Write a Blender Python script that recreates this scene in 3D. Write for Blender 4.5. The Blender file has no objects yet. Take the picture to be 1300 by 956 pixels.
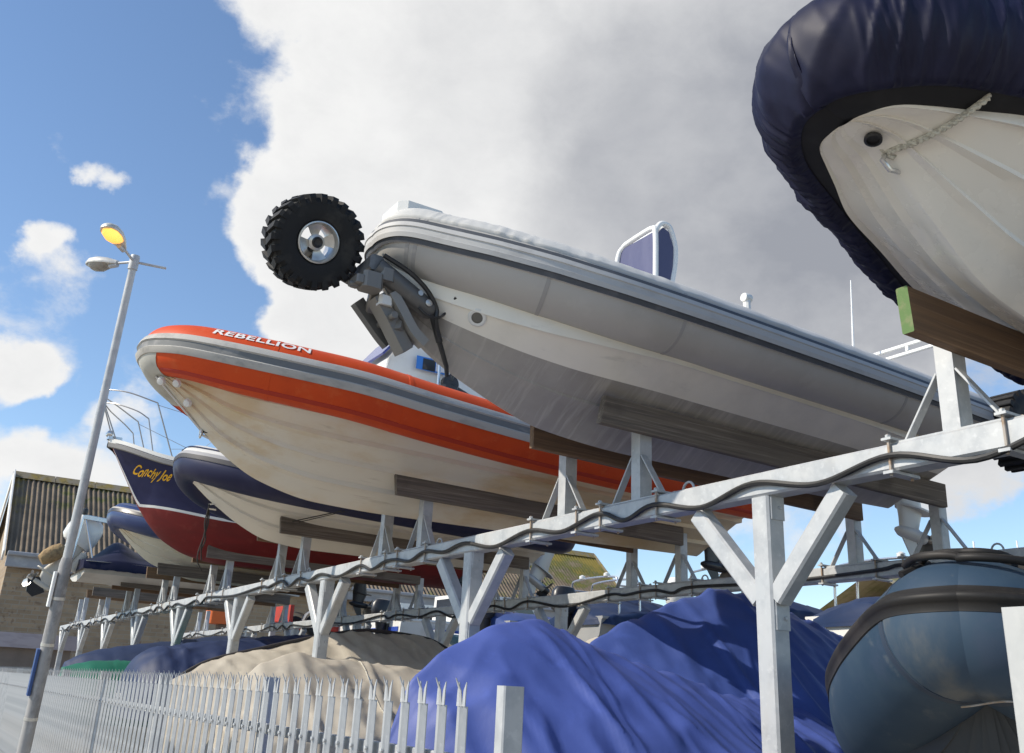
"""Boatyard seen over a palisade fence: boats on a steel rack, real-size scene in metres."""
SKYBLOBS = [
    (760, 120, 640, 400, .85), (640, 330, 400, 230, .45), (1060, 330, 420, 240, .55), (430, 400, 160, 40, .50), (480, 500, 160, 50, .45), (330, 160, 110, 20, .25),
    (45, 405, 120, 30, .52), (0, 475, 70, 10, .40), (130, 605, 110, 50, .42), (10, 610, 90, 30, .40), (235, 500, 110, 20, .40),
    (85, 190, 50, 3, .50), (115, 214, 50, 3, .55), (145, 238, 40, 3, .50), (45, 150, 40, 3, .45), (245, 262, 55, 5, .45), (75, 322, 50, 5, .42),
    (100, 130, 270, 60, -.42), (335, 95, 90, 10, -.36), (275, 210, 60, 10, -.2), (60, 545, 70, 10, -.2),
    (1090, 345, 90, 10, -.55), (1180, 700, 260, 120, -.35), (1255, 610, 80, 15, .62), (1020, 745, 130, 30, .52), (790, 790, 60, 5, .4), (1100, 640, 60, 5, .3),
]
import bpy, bmesh, math, random
import numpy as np
from mathutils import Vector, Matrix, noise
from mathutils.bvhtree import BVHTree
R = math.radians
random.seed(7)
SC = bpy.context.scene
COL = SC.collection

# ------------------------------------------------------------------ helpers
def pchip(xs, ys):
    xs = np.array(xs, float); ys = np.array(ys, float)
    h = np.diff(xs); d = np.diff(ys) / h
    m = np.zeros(len(xs)); m[0] = d[0]; m[-1] = d[-1]
    for i in range(1, len(xs) - 1):
        if d[i-1] * d[i] > 0:
            w1 = 2*h[i] + h[i-1]; w2 = h[i] + 2*h[i-1]
            m[i] = (w1 + w2) / (w1/d[i-1] + w2/d[i])
    def f(x):
        x = min(max(x, xs[0]), xs[-1])
        i = int(min(np.searchsorted(xs, x, side='right') - 1, len(xs) - 2))
        t = (x - xs[i]) / h[i]
        return float((2*t**3-3*t*t+1)*ys[i] + (t**3-2*t*t+t)*h[i]*m[i]
                     + (-2*t**3+3*t*t)*ys[i+1] + (t**3-t*t)*h[i]*m[i+1])
    return f

def catmull(pts, n):
    P = [np.array(p, float) for p in pts]
    P = [2*P[0]-P[1]] + P + [2*P[-1]-P[-2]]
    out = []
    for i in range(1, len(P) - 2):
        for k in range(n):
            t = k / n
            a, b, c, d = P[i-1], P[i], P[i+1], P[i+2]
            out.append(.5*((2*b) + (c-a)*t + (2*a-5*b+4*c-d)*t*t + (-a+3*b-3*c+d)*t**3))
    out.append(P[-2])
    return np.array(out)

class MB:
    """collects shapes; build() links them as ONE mesh object"""
    def __init__(s):
        s.v = []; s.f = []; s.m = []; s.sm = []
    def add(s, vs, fs, mi=0, smooth=False):
        o = len(s.v)
        s.v += [tuple(float(c) for c in v) for v in vs]
        for f in fs:
            s.f.append([o + i for i in f]); s.m.append(mi); s.sm.append(smooth)
    def box(s, c, size, mi=0, rz=0, ch=0.0):
        x, y, z = (d/2 for d in size)
        if ch > 0:
            p0 = Vector((0, 0, -z)); p1 = Vector((0, 0, z))
            q = MB(); q.bar(p0, p1, 2*x, 2*y, up=(0, 1, 0), ch=ch)
            vs = q.v; fs = q.f
        else:
            vs = [(i, j, k) for i in (-x, x) for j in (-y, y) for k in (-z, z)]
            fs = [(0,1,3,2),(4,6,7,5),(0,4,5,1),(2,3,7,6),(0,2,6,4),(1,5,7,3)]
        ca, sa = math.cos(rz), math.sin(rz)
        s.add([(c[0]+ca*v[0]-sa*v[1], c[1]+sa*v[0]+ca*v[1], c[2]+v[2]) for v in vs], fs, mi)
    def bar(s, p0, p1, w, h, up=(0, 0, 1), ch=.006, mi=0):
        """chamfered rectangular bar; w across, h along 'up'"""
        p0 = Vector(p0); p1 = Vector(p1); t = (p1-p0).normalized()
        u = Vector(up); u = (u - t*u.dot(t)).normalized(); a = t.cross(u)
        x, y = w/2, h/2; c = min(ch, x*.6, y*.6)
        pr = [(x-c,-y),(x,-y+c),(x,y-c),(x-c,y),(-x+c,y),(-x,y-c),(-x,-y+c),(-x+c,-y)]
        vs = [p + a*i + u*j for p in (p0, p1) for i, j in pr]
        fs = [(i, (i+1) % 8, 8+(i+1) % 8, 8+i) for i in range(8)]
        fs += [tuple(range(7, -1, -1)), tuple(range(8, 16))]
        s.add(vs, fs, mi)
    def loft(s, rings, mi=0, closed=True, caps=True, smooth=True, flip=False):
        n = len(rings[0]); vs = [p for r in rings for p in r]; fs = []
        for i in range(len(rings)-1):
            for j in range(n if closed else n-1):
                k = (j+1) % n
                q = (i*n+j, i*n+k, (i+1)*n+k, (i+1)*n+j)
                fs.append(q[::-1] if flip else q)
        s.add(vs, fs, mi, smooth)
        if caps and closed:
            a = tuple(range(n)); b = tuple((len(rings)-1)*n+i for i in range(n))
            s.f.append([len(s.v)-len(vs)+i for i in (a if flip else a[::-1])]); s.m.append(mi); s.sm.append(False)
            s.f.append([len(s.v)-len(vs)+i for i in (b[::-1] if flip else b)]); s.m.append(mi); s.sm.append(False)
    def tube(s, pts, r, n=10, mi=0, caps=True, up=(0, 0, 1)):
        pts = [Vector(p) for p in pts]; N = len(pts)
        rr = r if hasattr(r, '__len__') else [r]*N
        rings = []; u = None
        for i in range(N):
            t = (pts[min(i+1, N-1)] - pts[max(i-1, 0)]).normalized()
            if u is None:
                u = Vector(up)
                if abs(u.dot(t)) > .95: u = Vector((1, 0, 0)) if abs(t.x) < .9 else Vector((0, 1, 0))
            u = (u - t*u.dot(t)).normalized(); a = t.cross(u)
            rings.append([pts[i] + (a*math.cos(q) + u*math.sin(q))*rr[i] for q in (2*math.pi*k/n for k in range(n))])
        s.loft(rings, mi, True, caps)
    def lathe(s, prof, o, axis, n=24, mi=0, caps=True):
        """prof: (radius, distance along axis)"""
        o = Vector(o); t = Vector(axis).normalized()
        u = Vector((0, 0, 1)) if abs(t.z) < .9 else Vector((1, 0, 0))
        u = (u - t*u.dot(t)).normalized(); a = t.cross(u)
        s.loft([[o + t*d + (a*math.cos(q)+u*math.sin(q))*max(r, 1e-4) for q in (2*math.pi*k/n for k in range(n))]
                for r, d in prof], mi, True, caps)
    def prism(s, poly, axis, d0, d1, mi=0):
        """poly in the two other axes, extruded along axis from d0 to d1"""
        n = len(poly)
        def P(p, d):
            if axis == 1: return (p[0], d, p[1])
            if axis == 0: return (d, p[0], p[1])
            return (p[0], p[1], d)
        vs = [P(p, d0) for p in poly] + [P(p, d1) for p in poly]
        fs = [(i, (i+1) % n, n+(i+1) % n, n+i) for i in range(n)] + [tuple(range(n-1, -1, -1)), tuple(range(n, 2*n))]
        s.add(vs, fs, mi)
    def grid(s, rows, mi=0, smooth=True, flip=False, mrow=None):
        n = len(rows[0]); vs = [p for r in rows for p in r]; o = len(s.v)
        s.v += [tuple(float(c) for c in p) for p in vs]
        for i in range(len(rows)-1):
            for j in range(n-1):
                q = [o+i*n+j, o+i*n+j+1, o+(i+1)*n+j+1, o+(i+1)*n+j]
                s.f.append(q[::-1] if flip else q); s.m.append(mi if mrow is None else mrow(i, j)); s.sm.append(smooth)
    def build(s, name, mats, parent=None, ang=38, fix=True, loc=None):
        org = Vector((0, 0, 0)); p = parent
        while p is not None:
            org += p.location; p = p.parent
        V = np.array(s.v)
        if parent is None:
            org = Vector(loc) if loc else Vector(((V[:,0].min()+V[:,0].max())/2, (V[:,1].min()+V[:,1].max())/2, V[:,2].min()))
        me = bpy.data.meshes.new(name)
        me.from_pydata([(v[0]-org.x, v[1]-org.y, v[2]-org.z) for v in s.v], [], s.f)
        if not isinstance(mats, (list, tuple)): mats = [mats]
        for m in mats: me.materials.append(m)
        for p_, mi, sm in zip(me.polygons, s.m, s.sm):
            p_.material_index = mi; p_.use_smooth = sm
        if fix:
            bm = bmesh.new(); bm.from_mesh(me)
            bmesh.ops.remove_doubles(bm, verts=bm.verts, dist=1e-5)
            bmesh.ops.recalc_face_normals(bm, faces=bm.faces)
            bm.to_mesh(me); bm.free()
        if any(s.sm): me.set_sharp_from_angle(angle=R(ang))
        o = bpy.data.objects.new(name, me); COL.objects.link(o)
        if parent is not None: o.parent = parent
        else: o.location = org
        return o

def tag(o, label=None, cat=None, group=None, kind=None):
    if label: o['label'] = label
    if cat: o['category'] = cat
    if group: o['group'] = group
    if kind: o['kind'] = kind
    return o

def thing(name, loc, label, cat, group=None):
    o = bpy.data.objects.new(name, None); COL.objects.link(o)
    o.location = loc; o.empty_display_size = .2
    return tag(o, label, cat, group)

def copy_part(o, parent):
    c = o.copy(); COL.objects.link(c); c.parent = parent
    for ch in [q for q in bpy.data.objects if q.parent == o]: copy_part(ch, c)
    return c

# ------------------------------------------------------------------ materials
class NT:
    def __init__(s, tree): s.t = tree; s.n = tree.nodes; s.l = tree.links
    def new(s, typ, **kw):
        n = s.n.new(typ)
        for k, v in kw.items(): setattr(n, k, v)
        return n
    def link(s, a, b): s.l.new(a, b)
    def math(s, op, a, b=None, c=None, clamp=False):
        n = s.new('ShaderNodeMath', operation=op, use_clamp=clamp)
        for i, x in enumerate((a, b, c)):
            if x is None: continue
            if isinstance(x, (int, float)): n.inputs[i].default_value = x
            else: s.link(x, n.inputs[i])
        return n.outputs[0]
    def maprange(s, x, a, b, c=0., d=1., smooth=False):
        n = s.new('ShaderNodeMapRange'); n.interpolation_type = 'SMOOTHSTEP' if smooth else 'LINEAR'
        s.link(x, n.inputs[0])
        for i, v in zip((1, 2, 3, 4), (a, b, c, d)): n.inputs[i].default_value = v
        return n.outputs[0]
    def mix(s, fac, a, b, typ='MIX'):
        n = s.new('ShaderNodeMix', data_type='RGBA', blend_type=typ)
        if isinstance(fac, (int, float)): n.inputs[0].default_value = fac
        else: s.link(fac, n.inputs[0])
        for i, x in ((6, a), (7, b)):
            if isinstance(x, (tuple, list)): n.inputs[i].default_value = (*x[:3], 1)
            else: s.link(x, n.inputs[i])
        return n.outputs[2]
    def coord(s, scale=(1, 1, 1), src='Object'):
        tc = s.new('ShaderNodeTexCoord'); mp = s.new('ShaderNodeMapping')
        mp.inputs['Scale'].default_value = scale
        s.link(tc.outputs[src], mp.inputs[0]); return mp.outputs[0]
    def noise(s, vec, scale, detail=5, rough=.55, dist=0.):
        n = s.new('ShaderNodeTexNoise')
        n.inputs['Scale'].default_value = scale; n.inputs['Detail'].default_value = detail
        n.inputs['Roughness'].default_value = rough; n.inputs['Distortion'].default_value = dist
        s.link(vec, n.inputs['Vector']); return n.outputs[0]

def mat(name, col, rough=.5, metal=0., layers=(), bump=None, coat=0., spec=.5, roughvar=0., sheen=0.):
    if metal == 0 and spec == .5 and rough > .45: spec = .3
    """layers: (colour, noise scale, stretch, lo, hi, amount); bump: list of (scale, stretch, strength, distance)"""
    m = bpy.data.materials.new(name); m.use_nodes = True
    t = NT(m.node_tree); b = t.n['Principled BSDF']
    b.inputs['Roughness'].default_value = rough; b.inputs['Metallic'].default_value = metal
    b.inputs['Specular IOR Level'].default_value = spec
    if coat: b.inputs['Coat Weight'].default_value = coat; b.inputs['Coat Roughness'].default_value = .08
    if sheen: b.inputs['Sheen Weight'].default_value = sheen
    c = (*col, 1) if len(col) == 3 else col
    cur = None
    for (lc, sc, st, lo, hi, am) in layers:
        n = t.noise(t.coord(st), sc, 6, .6)
        f = t.math('MULTIPLY', t.maprange(n, lo, hi, smooth=True), am)
        cur = t.mix(f, c[:3] if cur is None else cur, lc)
    if cur is None: b.inputs['Base Color'].default_value = c
    else: t.link(cur, b.inputs['Base Color'])
    if roughvar:
        n = t.noise(t.coord(), 6, 5)
        t.link(t.maprange(n, .3, .7, rough-roughvar, rough+roughvar), b.inputs['Roughness'])
    if bump:
        nrm = None
        for (sc, st, strength, dist) in bump:
            bn = t.new('ShaderNodeBump'); bn.inputs['Strength'].default_value = strength; bn.inputs['Distance'].default_value = dist
            t.link(t.noise(t.coord(st), sc, 5, .6), bn.inputs['Height'])
            if nrm is not None: t.link(nrm, bn.inputs['Normal'])
            nrm = bn.outputs[0]
        t.link(nrm, b.inputs['Normal'])
    return m

I1 = (1, 1, 1)
M = {}
M['galv'] = mat('galvanised_steel', (.47, .48, .485), .5, .2,
    [((.36,.375,.39), 7, I1, .42, .62, .7), ((.56,.57,.57), 26, I1, .55, .7, .6), ((.44,.39,.33), 2.2, (1,1,.4), .56, .74, .5), ((.36,.30,.23), 11, (.6,.6,.25), .66, .8, .5)], [(60, I1, .08, .002)], roughvar=.1)
M['rust'] = mat('rusty_bolt_steel', (.36, .26, .18), .7, .3, [((.45,.43,.40), 14, I1, .4, .6, .7)])
M['cable'] = mat('black_cable_rubber', (.018, .018, .018), .45, 0, [((.06,.055,.05), 12, I1, .5, .7, .5)])
M['wood'] = mat('weathered_timber', (.17, .142, .115), .85, 0,
    [((.11,.092,.078), 3.5, (.35, 9, 9), .44, .68, .9), ((.29,.245,.205), 5, (.25, 14, 14), .50, .68, .7), ((.075,.062,.052), 1.6, (1,2,2), .6, .74, .6)],
    [(7, (.3, 16, 16), .5, .006), (50, (.2, 2, 2), .2, .003)])
M['woodred'] = mat('brown_timber', (.20, .125, .075), .8, 0,
    [((.14,.092,.062), 3.2, (.35, 9, 9), .42, .66, .9), ((.31,.205,.125), 5, (.25, 14, 14), .52, .70, .6), ((.06,.045,.034), 1.3, (1,2,2), .58, .7, .6)],
    [(7, (.3, 16, 16), .5, .006), (50, (.2, 2, 2), .2, .003)])
M['woodgreen'] = mat('green_painted_end_grain', (.12, .20, .075), .8, 0, [((.21,.23,.12), 22, I1, .45, .65, .8)], [(40, I1, .3, .003)])
M['rubber'] = mat('black_tyre_rubber', (.016, .016, .017), .7, 0, [((.05,.047,.042), 9, I1, .5, .7, .5)], [(60, I1, .15, .002)])
M['alloy'] = mat('aluminium', (.62, .61, .58), .35, .75, [((.45,.43,.40), 20, I1, .45, .7, .5)], roughvar=.08)
M['stainless'] = mat('stainless_tube', (.62, .62, .62), .22, .9)
M['railsteel'] = mat('dull_rail_steel', (.36, .35, .34), .35, .7)
M['black'] = mat('black_plastic', (.02, .02, .022), .35, 0, [((.05,.05,.05), 16, I1, .5, .7, .4)])
M['white_gel'] = mat('white_gelcoat', (.74, .73, .69), .25, 0, [((.60,.57,.50), 3, I1, .5, .75, .5)], coat=.25)
M['blade'] = mat('dark_propeller_bronze', (.17, .15, .13), .4, .6)
M['white_paint'] = mat('white_painted_tube', (.80, .80, .78), .35, 0)
M['rope'] = mat('pale_rope', (.55, .52, .44), .85, 0, [((.33,.30,.25), 60, I1, .45, .6, .8)], [(120, I1, .5, .003)])
M['thread'] = mat('dark_cord', (.05, .045, .04), .8)
M['glass'] = mat('tinted_window_glass', (.03, .035, .045), .05, 0, spec=.8)
M['lightblue'] = mat('pale_blue_paint', (.25, .48, .62), .5, 0, [((.35,.52,.62), 5, I1, .45, .65, .6)])
M['redpaint'] = mat('red_trailer_paint', (.42, .045, .03), .5, 0, [((.25,.05,.03), 5, I1, .5, .7, .6)])
# ------------------------------------------------------------------ camera (eye level 1.6 m, pitched up about 20 degrees)
f_px = 1200.0
r_ = R(2.9); vpy = (-140., 842.)
D_ = f_px**2 / ((650-vpy[0])*math.sin(r_) + (vpy[1]-433)*math.cos(r_))
Zc = Vector((D_*math.sin(r_), D_*math.cos(r_), -f_px)).normalized()
Yc_ = Vector((vpy[0]-650, -(vpy[1]-433), -f_px)).normalized()
Xc = Yc_.cross(Zc)
RM = Matrix((Xc, Yc_, Zc))
CAMLOC = Vector((0, 0, 1.6))
cd = bpy.data.cameras.new('camera'); cam = bpy.data.objects.new('camera', cd); COL.objects.link(cam)
cd.sensor_fit = 'HORIZONTAL'; cd.sensor_width = 36.0; cd.lens = 36.0*f_px/1300.0
cd.shift_y = -45.0/1300.0; cd.clip_start = .05; cd.clip_end = 3000
cam.matrix_world = Matrix.Translation(CAMLOC) @ RM.to_4x4()
SC.camera = cam
def ray(px, py): return (RM @ Vector(((px-650)/f_px, -(py-433)/f_px, -1.0)))
def on(px, py, axis, val):
    d = ray(px, py); return CAMLOC + d*((val-CAMLOC[axis])/d[axis])

# ------------------------------------------------------------------ light and sky
SUN = Vector((-.74, .24, .62)).normalized()
el = math.asin(SUN.z); az = math.atan2(SUN.x, SUN.y)
sd = bpy.data.lights.new('sun', 'SUN'); sd.energy = 4.5; sd.angle = R(.55); sd.color = (1, .915, .78)
so = bpy.data.objects.new('sun', sd); COL.objects.link(so); so.location = (-20, 10, 30)
so.rotation_euler = SUN.to_track_quat('Z', 'Y').to_euler()

W = bpy.data.worlds.new('World'); SC.world = W; W.use_nodes = True
t = NT(W.node_tree)
for n in list(t.n): t.n.remove(n)
out = t.new('ShaderNodeOutputWorld'); bg = t.new('ShaderNodeBackground'); bg2 = t.new('ShaderNodeBackground'); mixs = t.new('ShaderNodeMixShader')
sky = t.new('ShaderNodeTexSky', sky_type='NISHITA'); sky.sun_disc = False
sky.sun_elevation = el; sky.sun_rotation = az; sky.air_density = 1.0; sky.dust_density = .0; sky.ozone_density = 2.8
t.link(sky.outputs[0], bg.inputs[0]); bg.inputs[1].default_value = .15
tc = t.new('ShaderNodeTexCoord'); DIR = tc.outputs['Generated']
wn = t.new('ShaderNodeTexNoise'); wn.inputs['Scale'].default_value = 6.5; wn.inputs['Detail'].default_value = 9; wn.inputs['Roughness'].default_value = .54
t.link(DIR, wn.inputs['Vector'])
w1 = t.new('ShaderNodeVectorMath', operation='SUBTRACT'); t.link(wn.outputs['Color'], w1.inputs[0]); w1.inputs[1].default_value = (.5, .5, .5)
w2 = t.new('ShaderNodeVectorMath', operation='SCALE'); t.link(w1.outputs[0], w2.inputs[0]); w2.inputs['Scale'].default_value = .22
w3 = t.new('ShaderNodeVectorMath', operation='ADD'); t.link(w2.outputs[0], w3.inputs[0]); t.link(DIR, w3.inputs[1])
w4 = t.new('ShaderNodeVectorMath', operation='NORMALIZE'); t.link(w3.outputs[0], w4.inputs[0]); WDIR = w4.outputs[0]
def blob(px, py, rpx, inner=0.):
    d = ray(px, py).normalized()
    n = t.new('ShaderNodeVectorMath', operation='DOT_PRODUCT'); t.link(WDIR, n.inputs[0]); n.inputs[1].default_value = d
    # angular radius on the sky
    return t.maprange(n.outputs['Value'], math.cos(math.atan(rpx/1250)), math.cos(math.atan(inner/1250)), smooth=True)
mp = t.new('ShaderNodeMapping'); mp.inputs['Scale'].default_value = (1, 1, 1.5); mp.inputs['Location'].default_value = (.31, .17, .05)
t.link(DIR, mp.inputs[0]); V = mp.outputs[0]
n1 = t.noise(V, 3.6, 10, .62, .15)
n2 = t.noise(V, 13, 9, .65, .2)
cov = t.math('ADD', t.math('MULTIPLY', n1, 1.5), t.math('MULTIPLY', n2, .75))     # mean about .67
cov = t.math('SUBTRACT', cov, .82)
nb = t.new('ShaderNodeVectorMath', operation='DOT_PRODUCT'); t.link(DIR, nb.inputs[0]); nb.inputs[1].default_value = ray(650, 433).normalized()
cov = t.math('ADD', cov, t.maprange(nb.outputs['Value'], .1, .65, .22, 0))  # extra unseen cloud behind the camera, added to give white fill light
for (px, py, rr, inn, w) in SKYBLOBS:
    cov = t.math('ADD', cov, t.math('MULTIPLY', blob(px, py, rr, inn), w))
dens = t.maprange(cov, .58, 1.0, smooth=True)
# thick parts of the cloud bank read grey, thin edges white
grey = t.math('ADD', t.math('MULTIPLY', blob(960, 200, 400, 60), .62), t.math('MULTIPLY', blob(1250, 330, 460, 60), .45))
grey = t.math('ADD', grey, t.math('MULTIPLY', blob(650, 60, 230, 0), .16))
grey = t.math('MULTIPLY', grey, t.maprange(t.noise(V, 4.5, 6, .55), .25, .75, .75, 1.2))
thick = t.maprange(cov, 1.0, 1.7, 0, .10)
edge = t.maprange(n2, .35, .7, 0.0, .10)
grey = t.math('ADD', t.math('ADD', grey, thick), edge, clamp=True)
ccol = t.mix(grey, (.80, .80, .795), (.30, .315, .355))
t.link(ccol, bg2.inputs[0]); bg2.inputs[1].default_value = 1.0
t.link(dens, mixs.inputs[0]); t.link(bg.outputs[0], mixs.inputs[1]); t.link(bg2.outputs[0], mixs.inputs[2])
t.link(mixs.outputs[0], out.inputs[0])
SC.view_settings.view_transform = 'Standard'; SC.view_settings.look = 'None'
SC.view_settings.exposure = 0.22; SC.view_settings.gamma = 1.0
SC.render.resolution_x = 1024; SC.render.resolution_y = 753
try: SC.cycles.use_denoising = True; SC.cycles.max_bounces = 8
except Exception: pass
# ------------------------------------------------------------------ ground
m = mat('yard_concrete', (.44, .40, .34), .9, 0, [((.30,.28,.25), .35, I1, .4, .65, .7), ((.46,.43,.38), 2.5, I1, .5, .7, .5), ((.08,.08,.078), .9, I1, .62, .75, .6)], [(14, I1, .25, .01)])
g = MB(); S = 900
g.add([(-S,-S,0),(S,-S,0),(S,S,0),(-S,S,0)], [(0,1,2,3)])
tag(g.build('ground', m, fix=False, loc=(0,0,0)), kind='structure')
m = mat('worn_pale_concrete', (.36, .335, .295), .9, 0, [((.28,.26,.23), 1.2, I1, .45, .7, .6), ((.2,.19,.17), 40, I1, .5, .65, .4)], [(90, I1, .4, .004)])
g = MB(); g.add([(-7,-200,.004),(.35,-200,.004),(.35,200,.004),(-7,200,.004)], [(0,1,2,3)])
tag(g.build('road', m, fix=False, loc=(-3,0,0)), kind='structure')
g = MB(); g.bar((.42,-200,.055),(.42,200,.055),.125,.13, ch=.02)
tag(g.build('kerb', mat('kerb_stone', (.32,.31,.29), .9, 0, [((.2,.195,.185), 4, I1, .45, .65, .7)]), loc=(.42,0,0)), kind='structure')
g = MB(); g.add([(.482,-200,.1),(1.6,-200,.1),(1.6,200,.1),(.482,200,.1),(1.6,-200,0),(1.6,200,0)], [(0,1,2,3),(1,4,5,2)])
tag(g.build('pavement', mat('paving', (.42,.39,.34), .9, 0, [((.32,.30,.265), 2, I1, .4, .65, .7)], [(30, I1, .2, .004)]), fix=False, loc=(1,0,0)), kind='structure')
# grassy bank far behind the yard
g = MB(); rows = []
for i in range(60):
    x = -60 + i*5.5; row = []
    for j in range(12):
        y = 62 + j*6
        h = 5.6*min(1, j/3.0)**1.2*(.55+.45*min(1, max(0, (x-8)/22))) + noise.noise((x*.05, y*.05, 2))*1.0*min(1, j/3)
        row.append((x, y, h-.2))
    rows.append(row)
g.grid(rows)
tag(g.build('grass_bank', mat('rough_grass', (.10,.115,.035), .95, 0, [((.06,.085,.022), .6, I1, .4, .65, .8), ((.17,.145,.06), 1.7, I1, .5, .7, .7)], [(6, I1, .8, .1)])), kind='structure')

# ------------------------------------------------------------------ long brick building with a corrugated roof
BX0, BX1, EY, RY, EZ, RZ = 2.75, 31.2, 38.5, 42.5, 5.55, 8.95
bld = thing('brick_building', ((BX0+BX1)/2, RY, 0), 'long tan brick industrial building with a mossy corrugated roof', 'building')
bm_ = bpy.data.materials.new('tan_brick'); bm_.use_nodes = True
t = NT(bm_.node_tree); b = t.n['Principled BSDF']; b.inputs['Roughness'].default_value = .9
br = t.new('ShaderNodeTexBrick'); mp = t.new('ShaderNodeMapping'); tc = t.new('ShaderNodeTexCoord')
mp.inputs['Rotation'].default_value = (R(90), 0, 0)
t.link(tc.outputs['Object'], mp.inputs[0]); t.link(mp.outputs[0], br.inputs[0])
br.inputs['Scale'].default_value = 1.0; br.inputs['Brick Width'].default_value = .46; br.inputs['Row Height'].default_value = .15; br.inputs['Mortar Size'].default_value = .012
br.inputs['Color1'].default_value = (.36,.27,.175,1); br.inputs['Color2'].default_value = (.28,.205,.13,1); br.inputs['Mortar'].default_value = (.30,.265,.21,1)
n = t.noise(t.coord((1,1,1.6)), .8, 6, .6); c = t.mix(t.maprange(n, .5, .72, 0, .6), br.outputs[0], (.16,.115,.08))
n = t.noise(t.coord(), 5, 3, .6); c = t.mix(t.maprange(n, .6, .7, 0, .6), c, (.15,.09,.06))
t.link(c, b.inputs['Base Color'])
w = MB()
w.box(((BX0+BX1)/2, EY+.25, EZ/2), (BX1-BX0, .3, EZ)); w.box(((BX0+BX1)/2, 2*RY-EY-.25, EZ/2), (BX1-BX0, .3, EZ))
for x in (BX0+.15, BX1-.15):
    w.prism([(EY+.41, 0), (2*RY-EY-.41, 0), (2*RY-EY-.41, EZ-.1), (RY, RZ-.25), (EY+.41, EZ-.1)], 0, x-.147, x+.147)
w.build('brick_wall', bm_, bld)
rm = bpy.data.materials.new('corrugated_roof_sheet'); rm.use_nodes = True
t = NT(rm.node_tree); b = t.n['Principled BSDF']; b.inputs['Roughness'].default_value = .9
n = t.noise(t.coord((.8,1,1)), 1.0, 6, .6); c = t.mix(t.maprange(n, .35, .65), (.135,.105,.075), (.225,.175,.125))
n = t.noise(t.coord((1.5,.5,.5)), 2.2, 6, .65); c = t.mix(t.maprange(n, .52, .66, 0, .8), c, (.105,.085,.07))
sx = t.new('ShaderNodeSeparateXYZ'); t.link(t.coord(), sx.inputs[0])
mo = t.math('ADD', t.noise(t.coord((.6,1,1)), 1.4, 8, .65), t.math('ADD', t.maprange(sx.outputs['Z'], 6.4, 9.0, -.14, .10), t.maprange(sx.outputs['X'], -14, 14, -.035, .13)))
c = t.mix(t.maprange(mo, .50, .62, 0, .95, True), c, (.105,.115,.028))
c = t.mix(t.maprange(t.math('ADD', mo, t.maprange(sx.outputs['X'], -14.2, -13.2, .2, 0)), .62, .72, 0, .8), c, (.23,.17,.035))
t.link(c, b.inputs['Base Color'])
w = MB(); per = .19; nx = int((BX1-BX0+.3)/per*8)
for sgn in (-1, 1):
    rows = []
    ys = [0, .32, .33, .66, .67, 1.0]
    for q, a in enumerate(ys):
        y = RY + sgn*(EY-.25-RY)*(-1)*(a) if False else RY + sgn*(RY-EY+.25)*a
        z = RZ + (EZ-.2-RZ)*a + (.03 if q in (1, 3, 5) else 0)
        row = []
        for i in range(nx+1):
            x = BX0-.15 + (BX1-BX0+.3)*i/nx
            k = math.sin(2*math.pi*x/per)
            row.append((x, y, z + .055*k + .012*noise.noise((x*.7, a*3, sgn))))
        rows.append(row)
    w.grid(rows)
w.build('roof', rm, bld, fix=False)
lich = mat('lichen_ridge_tile', (.22,.19,.14), .95, 0, [((.26,.19,.04), 3, I1, .4, .6, .85), ((.10,.09,.07), 6, I1, .5, .7, .7)])
w = MB()
for i in range(19):
    x = BX0-.2 + i*1.52
    w.prism([(RY-.32, RZ-.17), (RY, RZ+.13), (RY+.32, RZ-.17), (RY, RZ+.05)], 0, x, x+1.50)
w.build('ridge_capping', lich, bld)
w = MB(); w.bar((BX0-.1, EY-.32, EZ-.32), (BX1+.1, EY-.32, EZ-.32), .16, .5, ch=.02); w.bar((BX0-.1, EY-.5, EZ-.12), (BX1+.1, EY-.5, EZ-.12), .18, .14, ch=.03)
w.build('gutter', mat('grey_fascia', (.30,.31,.33), .6, 0, [((.42,.43,.44), 2, I1, .5, .7, .6), ((.2,.2,.2), 1.2, (1,1,4), .5, .7, .5)]), bld)
bb = mat('white_bargeboard', (.68,.67,.64), .6, 0, [((.5,.42,.2), 1.3, I1, .55, .7, .6)])
for sgn in (-1, 1):
    w = MB(); w.bar((BX0-.22, RY+sgn*.1, RZ-.02), (BX0-.22, RY+sgn*(RY-EY+.2), EZ-.2), .06, .42, ch=.008)
    w.build('bargeboard', bb, bld)
    w = MB(); w.bar((BX1+.14, RY+sgn*.1, RZ-.02), (BX1+.14, RY+sgn*(RY-EY+.2), EZ-.2), .06, .2, ch=.008)
    w.build('bargeboard', lich, bld)
# low flat-roofed garage in front of it
gar = thing('garage', (0.5, 30, 0), 'low flat-roofed grey garage with a pale mauve roof edge below the brick wall', 'garage')
w = MB(); w.box((-.6, 31.5, 1.08), (9.6, 3, 2.16)); w.build('wall', mat('taupe_render', (.22,.185,.16), .9, 0, [((.16,.135,.12), 1.5, I1, .45, .7, .7)]), gar)
w = MB(); w.box((-.6, 31.45, 2.35), (9.9, 3.3, .38), ch=.03); w.build('roof', mat('mauve_fascia', (.40,.36,.38), .7, 0, [((.3,.27,.28), 2, (1,1,3), .5, .7, .6)]), gar)
w = MB(); w.box((-1.2, 29.985, 1.0), (2.4, .05, 2.0)); w.build('door', mat('grey_garage_door', (.20,.19,.19), .6, 0, bump=[(9, (.1,1,3), .3, .02)]), gar)

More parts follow.
